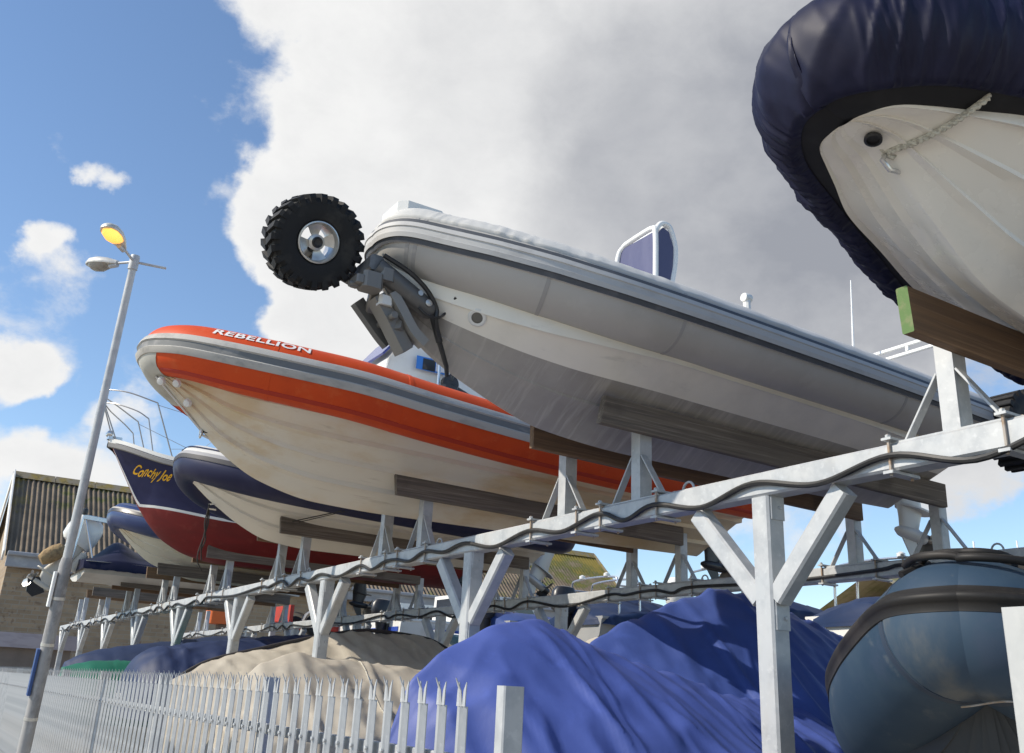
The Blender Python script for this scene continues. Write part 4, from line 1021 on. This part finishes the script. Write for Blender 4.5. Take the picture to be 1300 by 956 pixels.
w = MB(); tbK.cover(w, 60, lambda x: 4.25, dr=.008, fold=.004, back=.6, seed=4); w.build('cover', mat('blue_canvas', (.05,.07,.15), .7), bt, ang=80)
outboard(bt, (7.4, Y, 3.3), (.1,0,1), (-1,0,0), ob_black)

# ---- 7. motorboat under navy cover, engine towards the fence
Y = BAYS[6]
bt = thing('covered_motorboat', (4.8, Y, 3.2), 'motorboat under a navy cover with its tilted outboard pointing over the fence', 'boat')
tab7 = [(0,0,0,0,0,0)]
w = MB(); rows = []
for i in range(40):
    a = i/39; x = 2.75+4.6*a; k = 1-max(0, (a-.55)/.45)**2.2; b_ = max(.02, .95*k)
    zb = 3.28+.5*max(0, (a-.6)/.4)**2
    rows.append([(x,Y+b_,3.62),(x,Y+b_*.9,3.40),(x,Y+b_*.5,zb+.04),(x,Y,zb),(x,Y-b_*.5,zb+.04),(x,Y-b_*.9,3.40),(x,Y-b_,3.62)])
w.grid(rows); L_ = rows[0]; w.add(L_, [tuple(range(len(L_)))]); w.build('hull', mat('grey_white_hull', (.52,.50,.46), .5, 0, [((.36,.34,.31), 2, I1, .45, .7, .7)]), bt, ang=30)
w = MB(); rows = []
for i in range(70):
    a = i/69; x = 2.70+4.7*a; k = 1-max(0, (a-.55)/.45)**2.2; b_ = max(.03, .99*k)
    rid = 3.70 + .36*math.exp(-((x-3.38)/.34)**2) + .24*math.exp(-((x-4.2)/.7)**2) + .12*math.exp(-((x-5.6)/.9)**2)
    row = []
    for j in range(31):
        e = -1+2*j/30; h = (1-abs(e)**1.35)
        z = 3.60+(rid-3.60)*h + .018*noise.noise((x*5, e*3, 2)); y = Y+b_*e*1.02
        if abs(e) > .97: z = 3.46+.02*noise.noise((x*7, e, 0))
        row.append((x, y, z))
    rows.append(row)
w.grid(rows); L_ = rows[0]; w.add(list(L_)+[(2.69,Y+.99,3.46),(2.69,Y-.99,3.46)], [tuple(range(33))]); w.build('cover', navy, bt, ang=70)
w = MB()
for s in (-.35, .35): w.tube([(2.62,Y+s,4.55),(2.95,Y+s,3.62)], .022, 8); w.tube([(2.62,Y+s,4.55),(2.55,Y+s,3.6)], .018, 8)
w.tube([(2.62,Y-.35,4.55),(2.62,Y+.35,4.55)], .022, 8); w.bar((2.62,Y-.35,4.5),(3.6,Y-.45,4.42), .05, .10, ch=.01); w.build('stern_frame', M['stainless'], bt)
w = MB(); w.lathe([(.0,-.07),(.05,-.06),(.06,0),(.05,.06),(0,.07)], (2.62,Y-.35,4.6), (0,0,1), 14); w.build('stern_lamp', M['black'], bt)
en = outboard(bt, (2.28, Y-.1, 3.36), (.52,0,1), (1,0,-.4), (mat('cream_outboard_leg', (.60,.57,.50), .5), M['white_gel'], M['alloy']), 1.15, True)
w = MB(); w.lathe([(.02,-.05),(.10,-.04),(.15,.08),(.16,.25),(.12,.40),(.04,.45)], (2.05,Y-.25,3.62), (.75,0,.55), 14); w.build('engine_wrap', mat('tan_sacking', (.36,.25,.13), .95, 0, [((.2,.14,.08), 9, I1, .45, .65, .8)], [(20, I1, .8, .03)]), en)
w = MB(); w.prism([(1.88,3.28),(2.08,3.30),(2.22,3.02),(2.02,2.92),(1.90,3.02)], 1, Y-.13, Y-.07); w.build('skeg_cover', M['black'], en)

# ---- 8. small white dinghy at the far end
Y = BAYS[7]
bt = thing('white_dinghy', (5, Y, 3.3), 'small white dinghy at the far end of the rack behind the lamp post', 'boat')
def small_hull(root, x0, x1, Y, z0, hb, ht, m, rake=.35, rev=False):
    w = MB(); rows = []
    for i in range(36):
        a = i/35; k = 1-max(0, (.45-a)/.45)**2.3; b_ = max(.015, hb*k); xx = x0+(x1-x0)*a
        lift = max(0, (.42-a)/.42)**2
        zz = z0+ht*.92*lift; zt = z0+ht*(1+.18*lift)
        row = []
        for y_, h in ((1,1),(1.0,.93),(.97,.9),(.90,.45),(.8,.36),(.4,.15),(0,0)):
            row.append((xx-(rake*(h)*lift if True else 0), Y+b_*y_, zz+(zt-zz)*h))
        row += [(p[0], 2*Y-p[1], p[2]) for p in row[-2::-1]]
        if rev: row = [(x0+x1-p[0], p[1], p[2]) for p in row]
        rows.append(row)
    w.grid(rows); L_ = rows[-1]; w.add(L_, [tuple(range(len(L_)))])
    h = w.build('hull', m, root, ang=30)
    w = MB(); w.grid([[(r[0][0], Y+(r[0][1]-Y)*e*.97, r[0][2]-.03+.08*(1-e*e)) for e in np.linspace(-1,1,7)] for r in rows]); w.build('deck', M['white_gel'], root)
    return h
small_hull(bt, 2.9, 7.2, Y, 3.42, .8, .5, M['white_gel'])
# ------------------------------------------------------------------ boats on the ground under the rack
def tarp_mat(name, a, b_, rough=.45, fine=.12):
    return mat(name, a, rough, 0, [(b_, 1.6, I1, .42, .68, .7), (tuple(min(1, c*1.35) for c in a), 7, I1, .56, .72, .35)], [(6, (1,1,.6), .16, .02), (260, I1, fine, .001)], spec=.4)
def tarp(root, x0, x1, Y, ridge, half, low, m, folds=.05, seed=0, nx=170, ny=110, pw=1.5, name='cover', sharp=.22, skew=0., lines=()):
    """cloth over a boat: ridge(x) height, half(x) half-breadth, hangs down to 'low'"""
    rows = []
    for i in range(nx+1):
        a = i/nx; x = x0+(x1-x0)*a; rz = ridge(x); hb = max(.02, half(x)); row = []
        for j in range(ny+1):
            e = -1+2*j/ny; q = abs(e)
            # first part runs down the roof, the rest hangs as a skirt
            k = min(1, q/.72); y = hb*k; side = rz-(rz-(low+.42*(rz-low)))*k**pw
            if q > .72:
                s_ = (q-.72)/.28; y = hb*(1+.06*s_); side = (low+.42*(rz-low))*(1-s_)+low*s_
            p = Vector((x*1.0, (e+seed)*1.6, seed*3.1))
            # hanging pleats radiate down from the ridge, wrinkles across
            pl = noise.noise((x*4.2+e*1.0*skew, seed*2.3, e*.55)); w2 = noise.noise((x*1.7+e*2.2, e*2.0, seed)); w3 = noise.noise((x*8+e*3, e*3.5, seed+5))
            ridgef = (1-min(1, abs(pl)*2.6))
            sd_ = .012*sum(math.exp(-((x-xs_)/.016)**2) for xs_ in (x0+.32*(x1-x0), x0+.62*(x1-x0)))
            c1 = max(0, 1-abs(noise.noise((x*3.6+e*3.1, e*1.6-x*.9, seed+11)))*3.2); c2 = max(0, 1-abs(noise.noise((x*2.1-e*2.6, e*2.6+x*1.7, seed+17)))*3.6)
            d = folds*((.25+.9*k)*(ridgef-.35)*.9 + .7*w2 + .22*w3 + .34*c1 + .30*c2) + sd_
            nrm = Vector((0, math.copysign(.75*k, e), 1-.55*k)).normalized()
            row.append((x+.25*d*noise.noise((x*3, e*3, 8)), Y+math.copysign(y, e)+nrm.y*d, side+nrm.z*d))
        rows.append(row)
    w = MB(); w.grid(rows)
    for r in (rows[0], rows[-1]):
        w.add(r, [tuple(range(len(r)))])
    cov_ = w.build(name, m, root, ang=80)
    if lines:
        for q in lines:
            i = int(q*nx); p = [Vector(rows[i][j])+Vector((0, 0, .006)) for j in range(0, ny+1, 2)]
            w = MB(); w.tube(p, .006, 6); w.build('tie_rope', M['rope'], root)
    return cov_
def under_hull(root, x0, x1, Y, hb, z0, ht, m): return small_hull(root, x0, x1, Y, z0, hb, ht, m)
wood_block = M['wood']
def blocks(x_list, Y, top, lab):
    for x in x_list:
        w = MB(); z = 0; k = 0
        while z < top-.05:
            h = min(.16, top-z); w.bar((x-.0+(.5 if k % 2 else .12), Y-(.12 if k % 2 else .5), z+h/2), (x+(-.5 if k % 2 else .12)*1.0, Y+(.12 if not k % 2 and False else (.5 if not k % 2 else -.12)), z+h/2), .2, h-.004, ch=.01) if False else w.box((x, Y, z+h/2), ((.3, .9)[k % 2], (.9, .3)[k % 2], h-.006), ch=.01)
            z += h; k += 1
        tag(w.build('timber_block', wood_block), lab, 'timber blocks', 'timber blocks carrying boats on the ground')

blue_t = tarp_mat('blue_tarpaulin', (.062, .098, .335), (.045, .074, .265), .55)
# A: low blue tarp in the third bay
t_ = thing('tarpaulin_covered_dinghy', (3.6, 4.7, 0), 'dinghy under a crumpled bright blue tarpaulin, the lower of the two in front', 'covered boat')
rA = pchip([2.22,2.34,2.6,2.85,3.08,3.35,3.9,4.6,5.6],[1.30,1.62,1.84,1.96,1.985,1.92,1.80,1.66,1.55]); hA = pchip([2.22,2.4,2.7,3.2,4.2,5.6],[.10,.36,.60,.80,.9,.85])
tarp(t_, 2.22, 5.6, 4.75, rA, hA, .72, blue_t, .052, 2, pw=1.25, skew=1.2)
under_hull(t_, 2.5, 5.5, 4.75, .7, .45, .55, M['white_gel']); blocks((3.0, 4.8), 4.75, .46, 'stacked timber blocks under the lower blue tarpaulin')
# B: taller blue tarp behind the near post
t_ = thing('tarpaulin_covered_boat', (5.5, 5.5, 0), 'tall boat under a blue tarpaulin pitched like a tent behind the nearest rack post', 'covered boat')
rB = pchip([3.55,3.9,4.4,4.9,5.35,5.9,6.6,7.6,9.2],[1.55,1.82,2.10,2.31,2.42,2.36,2.2,2.02,1.8]); hB = pchip([3.55,3.9,4.6,5.6,7,9.2],[.25,.62,.86,1.0,1.05,1.0])
tarp(t_, 3.6, 9.2, 5.55, rB, hB, .8, tarp_mat('blue_tarpaulin_b', (.046, .080, .275), (.034, .060, .21), .55), .055, 5, nx=240, pw=1.1, skew=.4)
under_hull(t_, 3.9, 9, 5.55, .85, .5, .6, M['white_gel']); blocks((4.8, 7.5), 5.55, .52, 'stacked timber blocks under the tall blue tarpaulin')
# C: tan cover
t_ = thing('canvas_covered_boat', (5, 11.4, 0), 'boat under a large beige canvas cover with a dark seam along its ridge', 'covered boat')
tan = tarp_mat('beige_canvas', (.46, .415, .34), (.36, .32, .26), .7)
rC = pchip([2.6,3.0,3.6,4.2,5.0,5.7,6.4,8.5],[1.5,1.76,1.94,2.10,2.24,2.20,1.95,1.7]); hC_ = pchip([2.6,3.0,3.8,5,8.5],[.3,.7,1.05,1.2,1.2])
tarp(t_, 2.6, 8.5, 11.3, rC, hC_, .8, tan, .06, 8, pw=1.35)
under_hull(t_, 2.9, 8.3, 11.3, 1.0, .5, .6, M['white_gel'])
w = MB(); w.tube([(x, 11.3, rC(x)+.022) for x in np.linspace(2.75, 8.3, 60)], .022, 8); w.build('ridge_seam', mat('dark_seam', (.05,.045,.045), .7), t_)
blocks((4.2, 6.8), 11.3, .52, 'stacked timber blocks under the large beige cover')
t_ = thing('canvas_covered_dinghy', (4, 8.3, 0), 'dinghy under a low plain beige cover beside the crumpled blue tarpaulin', 'covered boat')
rD = pchip([2.35,2.7,3.0,3.5,4.2,6.2],[1.45,1.74,1.84,1.80,1.76,1.6]); hD = pchip([2.35,2.8,3.6,6.2],[.3,.62,.8,.8])
tarp(t_, 2.4, 6.2, 8.25, rD, hD, .75, tan, .045, 4, pw=1.2, lines=(.3,.62))
under_hull(t_, 2.7, 6, 8.25, .7, .45, .5, M['white_gel']); blocks((3.3, 5.2), 8.25, .46, 'stacked timber blocks under the low beige cover')
# E: navy cover, gathered at the bow
t_ = thing('navy_covered_boat', (5, 14.3, 0), 'boat under a smooth navy cover with a rounded gathered bow, left of the beige covers', 'covered boat')
rE = pchip([2.75,2.82,3.0,3.4,4.2,5.2,6.2,8.5],[1.62,1.80,1.94,2.02,2.14,2.27,2.2,1.9]); hE = pchip([2.75,2.83,3.1,3.8,5,8.5],[.55,.74,.92,1.05,1.1,1.1])
tarp(t_, 2.75, 8.5, 14.3, rE, hE, 1.05, tarp_mat('navy_cover_cloth', (.012,.025,.078), (.009,.019,.06), .6), .055, 12, pw=2.6, nx=120)
under_hull(t_, 3.0, 8.3, 14.3, .9, .5, .7, M['white_gel']); blocks((4, 6.5), 14.3, .52, 'stacked timber blocks under the navy covered boat')
t_ = thing('flat_navy_covered_boat', (4.5, 18, 0), 'boat under a flat navy cover, low down just right of the lamp post', 'covered boat')
rF = pchip([2.5,2.8,4.2,5.5,7.5],[1.75,1.92,2.2,2.38,2.2]); hF = pchip([2.5,3,4,7.5],[.5,.9,1.1,1.1])
tarp(t_, 2.5, 7.5, 18.3, rF, hF, 1.1, tarp_mat('dull_navy_cloth', (.014,.028,.078), (.011,.022,.06), .6), .03, 14, pw=1.6, nx=70)
under_hull(t_, 2.8, 7.3, 18.3, .9, .6, .7, M['white_gel'])
t_ = thing('green_covered_dinghy', (3, 15.9, 0), 'low dinghy under a dark green sheet just behind the fence', 'covered boat')
tarp(t_, 2.2, 4.6, 16.3, pchip([2.2,2.7,4.6],[1.66,1.79,1.82]), pchip([2.2,2.8,4.6],[.4,.7,.7]), .9, tarp_mat('green_sheet', (.012,.14,.085), (.01,.10,.06), .6), .02, 3, nx=50, ny=40)
under_hull(t_, 2.4, 4.5, 16.3, .55, .5, .6, M['white_gel'])

# dark blue inflatable at the right, bow towards the camera
Y = 2.10
bt = thing('dark_blue_inflatable_boat', (4.2, Y, 1.2), 'slate blue inflatable boat with thick black fenders on the ground behind the pale gate', 'boat')
tbT = Tube(Y, [(3.02,0,1.90,.225),(3.04,.07,1.885,.235),(3.22,.18,1.825,.25),(3.55,.34,1.73,.265),(4.0,.50,1.63,.275),(4.7,.65,1.52,.28),(5.6,.74,1.45,.28),(6.8,.77,1.38,.28)], 18)
teal = mat('slate_blue_hypalon', (.024,.048,.080), .6, 0, [((.045,.072,.10), 2.2, I1, .45, .7, .8), ((.04,.06,.10), 5, I1, .55, .72, .6), ((.16,.17,.165), 9, (.5,1,1), .62, .76, .3)])
w = MB(); tbT.skin(w, 48); w.build('tube', teal, bt)
fend = mat('black_fender_rubber', (.016,.0145,.0135), .55, 0, [((.045,.039,.034), 4, (.5,1,1), .48, .7, .7)])
w = MB(); tbT.band(w, [(7,-.004),(8,.006),(14,.008),(15.5,.016),(17.5,.026),(20,.030),(22.5,.026),(24.5,.016),(26,.009),(31,.006),(32,-.004)]); w.build('fender', fend, bt, ang=50)
mid = tbT.mid; sm_ = mat('slate_seam', (.035,.05,.075), .5)
for i in (mid-22, mid-46, mid+22): w = MB(); tbT.ring(w, i, .003, .03); w.build('seam_tape', sm_, bt)
w = MB(); rows = [[tbT.pt(i, R(a), .004) for a in np.linspace(-120, 8, 14)] for i in range(mid-20, mid+21)]; w.grid(rows); w.build('bow_patch', mat('worn_bow_patch', (.036,.064,.100), .5, 0, [((.14,.14,.13), 3, (1,1,.4), .5, .7, .7), ((.05,.07,.11), 6, I1, .5, .7, .6)]), bt)
w = MB()
pts = [tbT.pt(i, R(64+8*math.sin((i-mid)*.07)), .02+.02*abs(math.sin((i-mid)*.07))) for i in range(mid-24, mid+25)]
w.tube(pts, .015, 10); pts = [tbT.pt(i, R(82), .03) for i in range(mid-20, mid+21)]; w.tube(pts, .013, 10)
for k in (-20, 20): w.tube([tbT.pt(mid+k, R(58), .008), tbT.pt(mid+k, R(88), .02)], .016, 8)
w.build('bow_handle', fend, bt)
w = MB(); tbT.cover(w, 100, lambda x: 1.88-.25*(x-3), dr=0, fold=0, back=.9); w.build('deck', mat('dark_deck', (.05,.055,.06), .7), bt)
tabT = [(3.15,1.66,.03,1.67,.06,1.70),(3.3,1.36,.15,1.52,.2,1.62),(3.6,1.05,.35,1.36,.42,1.5),(4.2,.78,.55,1.18,.6,1.34),(4.9,.62,.66,1.0,.7,1.16),(6.6,.48,.7,.8,.74,.9)]
build_hull(bt, 'hull', Y, tabT, mat('dark_hull', (.045,.05,.055), .5), nst=40)
w = MB(); w.tube(catmull([tbT.at(.12, R(-88), .012), tbT.at(-.12, R(-66), .014), tbT.at(-.45, R(-70), .012), tbT.at(-.9, R(-82), .012)], 10), .0035, 6); w.build('bow_line', M['rust'], bt)
blocks((4.3, 6.0), Y, .48, 'stacked timber blocks under the slate blue inflatable boat')
pv = Vector((3.02, 2.10, 0)); SH = Vector((.16, -.02, 0)); ya_ = R(25); bt.location = pv + Matrix.Rotation(ya_, 3, 'Z') @ (bt.location-pv) + SH; bt.rotation_euler.z = ya_

# ------------------------------------------------------------------ boats beyond the rack, on a third low rack
rack(11.2, 2.40, 'low steel boat rack far behind, under the row of small boats', [2+3.2*i for i in range(11)], [], .3)
rack(14.6, 2.40, 'rearmost low steel rack under the row of small boats', [2+3.2*i for i in range(11)], [], .3)
greyh = mat('grey_hull_bottom', (.30,.30,.295), .5, 0, [((.2,.2,.2), 1.5, I1, .45, .7, .7)])
def far_boat(Y, x0, x1, hm, lab, cover=None, cabin=None, motor=None, rail=False, hb=.95, name='small_boat', z0=2.42, ht=.62):
    b = thing(name, ((x0+x1)/2, Y, z0), lab, 'boat', 'small boats in the row behind the rack')
    small_hull(b, x0, x1, Y, z0, hb, ht, hm, rev=True)       # bow away, stern towards the fence
    zt = z0+ht
    if cover:
        cm, pk = cover
        tarp(b, x0-.05, x1-.3, Y, pchip([x0-.05, x0+.3, x0+1.3, x0+2.4, x1-.3], [zt+.12, zt+.25, zt+pk, zt+pk*.7, zt+.2]), pchip([x0-.05, x0+.2, (x0+x1)/2, x1-.3], [hb*.8, hb*1.0, hb*1.0, .25]), zt-.16, cm, .035, Y, nx=50, ny=36)
    if cabin:
        cm, sm, xa, xb = cabin
        prof = [(xa,zt),(xa+.05,zt+.72),(xb-.5,zt+.75),(xb,zt)]
        w = MB(); w.loft([[(x, Y+k, z) for x, z in prof] for k in (-hb*.72,-hb*.66,hb*.66,hb*.72)], smooth=False); c = w.build('cabin', cm, b)
        w = MB(); w.box((xa-.004, Y, zt+.45), (.02, hb*1.0, .34)); w.prism([(xa+.3,zt+.32),(xa+.3,zt+.62),(xb-.6,zt+.62),(xb-.4,zt+.32)], 1, Y-hb*.735, Y-hb*.715); w.build('window', M['glass'], c)
        w = MB(); w.box(((x0+x1)/2-.5, Y-hb*1.0, z0+.50), ((x1-x0)*.55, .03, .10)); w.box((x0-.012, Y, z0+.50), (.02, hb*1.7, .10)); w.build('stripe', sm, b)
    if rail:
        w = MB()
        for xx in (x0+.5, x0+1.0):
            w.tube(catmull([(xx,Y-hb*.85,zt),(xx,Y-hb*.8,zt+.65),(xx,Y-hb*.55,zt+.78),(xx,Y+hb*.55,zt+.78),(xx,Y+hb*.8,zt+.65),(xx,Y+hb*.85,zt)], 6), .02, 8)
        for s in (-1, 1): w.tube([(x0+.5,Y+s*hb*.8,zt+.6),(x0+1.0,Y+s*hb*.8,zt+.6)], .018, 8)
        rl = w.build('stainless_frame', M['stainless'], b)
        w = MB()
        for s in (-.4, .4): w.lathe([(0,0),(.06,.01),(.06,.06),(0,.09)], (x0+.5,Y+s,zt+.79), (0,0,1), 12)
        w.build('lamp', M['white_gel'], rl)
    if motor: outboard(b, (x0-.22, Y+motor[1], z0+.12), (.04,0,1), (1,0,0), motor[0], .95)
    return b
navyc = mat('navy_cloth_far', (.009,.022,.066), .6, 0, [((.016,.034,.09), 3, I1, .45, .7, .6)])
bluec = mat('blue_cloth_far', (.03,.06,.20), .6)
far_boat(12.3, 11.3, 15.6, greyh, 'small grey boat with a navy cover and a white outboard', (navyc, .42), None, (ob_white, .25), True)
far_boat(15.4, 10.9, 15.4, greyh, 'small grey boat with a navy cover and a stainless frame over its stern', (navyc, .5), None, (ob_black, .0), True)
far_boat(18.3, 10.7, 15.2, greyh, 'small grey boat under a mid blue cover', (bluec, .22), None, (ob_black, -.2))
far_boat(21.9, 9.9, 15.2, M['white_gel'], 'white cabin boat with a blue stripe, seen under the rack beams', None, (M['white_gel'], mat('blue_stripe', (.03,.07,.35), .4), 11.6, 14.2), (ob_black, -.3), hb=1.05, ht=.75)
far_boat(25.4, 10.2, 15.2, M['white_gel'], 'white cabin boat with a dark stripe at the left of the far row', None, (M['white_gel'], navyc, 11.6, 14.0), (ob_black, .2), ht=.7)
far_boat(9.0, 11.2, 15.2, M['white_gel'], 'small white boat under a navy cover behind the tall blue tarpaulin', (navyc, .3), None, None, True, ht=.45)
far_boat(5.9, 11.0, 15.2, greyh, 'small grey boat with a shiny frame behind the slate blue inflatable boat', (navyc, .25), None, None, True, ht=.40)
# beige covered boat between, light blue dinghies
t_ = thing('beige_covered_dinghy', (10, 11.6, 0), 'small rounded beige boat cover showing between the two blue tarpaulins', 'covered boat')
tarp(t_, 8.6, 11.4, 12.2, pchip([8.6,8.9,9.4,10.2,11.4],[2.1,2.4,2.52,2.50,2.2]), pchip([8.6,9,10,11.4],[.4,.85,1.0,.9]), 1.2, tan, .04, 21, nx=60, ny=40, pw=2.0)
under_hull(t_, 8.8, 11.3, 12.2, .8, .6, .7, greyh)
for k, (x, yy) in enumerate(((9.2, 15.6), (9.5, 17.4))):
    t_ = thing('pale_blue_dinghy', (x, yy, 2.0), ('pale blue dinghy beside the near end of the low rack', 'pale blue dinghy behind the other one, further from the fence')[k], 'dinghy', 'pale blue dinghies')
    small_hull(t_, x-.2, x+2.6, yy, 2.05+.1*k, .65, .45, M['lightblue'])
    w = MB()
    for q in (.4, 1.6):
        w.box((x+q, yy, 1.0), (.12, 1.0, 2.04))
    w.build('stand', M['wood'], t_)
# red trailer at the left behind the rack
Y = 25.5
t_ = thing('boat_trailer', (9.3, Y, 0), 'red boat trailer with a spoked wheel showing under the far boats', 'trailer')
w = MB(); w.bar((8.4,Y,3.05),(13.2,Y,3.05), .12, .14); w.bar((9.3,Y-.9,3.05),(9.3,Y+.9,3.05), .10, .12, up=(0,0,1)); w.bar((8.6,Y-.7,3.28),(8.6,Y+.7,3.28), .1, .5)
w.build('frame', M['redpaint'], t_)
for s in (-1, 1):
    w = MB(); c = (9.25, Y+s*.85, 3.05)
    w.lathe([(.17,-.08),(.24,-.10),(.30,-.07),(.31,0),(.30,.07),(.24,.10),(.17,.08)], c, (0,-1,0), 28); wh = w.build('wheel', M['rubber'], t_)
    w = MB(); w.lathe([(.17,.06),(.15,.075),(.06,.09),(0,.09)], c, (0,-1,0), 24); w.build('rim', M['alloy'], wh)
    w = MB(); pts = [(9.25+.40*math.cos(q), Y+s*.85, 3.05+.40*math.sin(q)) for q in np.linspace(.1, math.pi-.1, 14)]
    w.grid([[(p[0], p[1]-.13, p[2]), (p[0], p[1]+.13, p[2])] for p in pts]); w.grid([[(p[0], p[1]-.13, p[2]+.01), (p[0], p[1]+.13, p[2]+.01)] for p in pts]); w.build('mudguard', mat('grey_mudguard', (.2,.2,.2), .5), t_)
w = MB()
for x in (8.6, 12.8):
    for s in (-1, 1): w.box((x, Y+s*.7, 1.49), (.14,.14,2.98))
w.build('stand', M['galv'], t_)
t_ = thing('orange_buoy_crate', (7.9, 24.6, 0), 'small orange box on a post behind the left end of the rack', 'crate')
w = MB(); w.box((8.6, 31.2, 3.45), (.95,.7,.42), ch=.03); w.build('box', mat('orange_plastic', (.60,.13,.03), .5), t_)
w = MB(); w.box((8.6, 31.2, 1.62), (.3,.3,3.23)); w.build('stand', M['wood'], t_)

# masts and a beige-roofed shed to the right
MAST = [(30, 20.15, 9.1), (29, 18.6, 7.0), (33, 19.5, 7.6), (31.5, 17.6, 7.2)]
for k, (x, y, h) in enumerate(MAST):
    w = MB(); w.tube([(x, y, 0), (x+.05, y, h*.6), (x+.1, y+.02, h)], [.06, .05, .03], 8)
    o = w.build('mast', M['white_paint']); tag(o, ('tallest thin white mast beyond the propeller at the right', 'short white mast leaning beside the far shed roof', 'thin white mast in front of the far shed roof', 'white mast furthest right, above the slate blue boat')[k], 'mast')
sh = thing('shed', (43, 24, 0), 'distant shed with a low mossy beige roof at the right edge', 'shed')
w = MB(); w.box((44, 25.5, 2.4), (22, 7, 4.8)); w.build('wall', bm_, sh)
w = MB(); w.grid([[(32.6+i*.15, 25.5+s, 6.9-abs(s)*.5+.03*math.sin(i*2.1)) for i in range(154)] for s in (-4.1,-2.7,-1.3,0,1.3,2.7,4.1)]); w.build('roof', mat('mossy_shed_roof', (.30,.26,.17), .95, 0, [((.14,.15,.05), .8, I1, .45, .65, .8)]), sh, fix=False)
cv = thing('striped_covered_boat', (19, 8, 0), 'boat under a white ribbed cover beyond the slate blue boat at the right edge', 'covered boat')
tarp(cv, 15.5, 22, 8.6, pchip([15.5,16.2,18,22],[3.6,4.1,4.6,4.4]), pchip([15.5,16.2,18,22],[.8,1.3,1.5,1.4]), 2.6, tarp_mat('white_canvas', (.58,.56,.50), (.45,.43,.38), .7), .06, 31, nx=60, ny=40)
under_hull(cv, 15.8, 21.8, 8.6, 1.2, 1.6, 1.1, greyh)
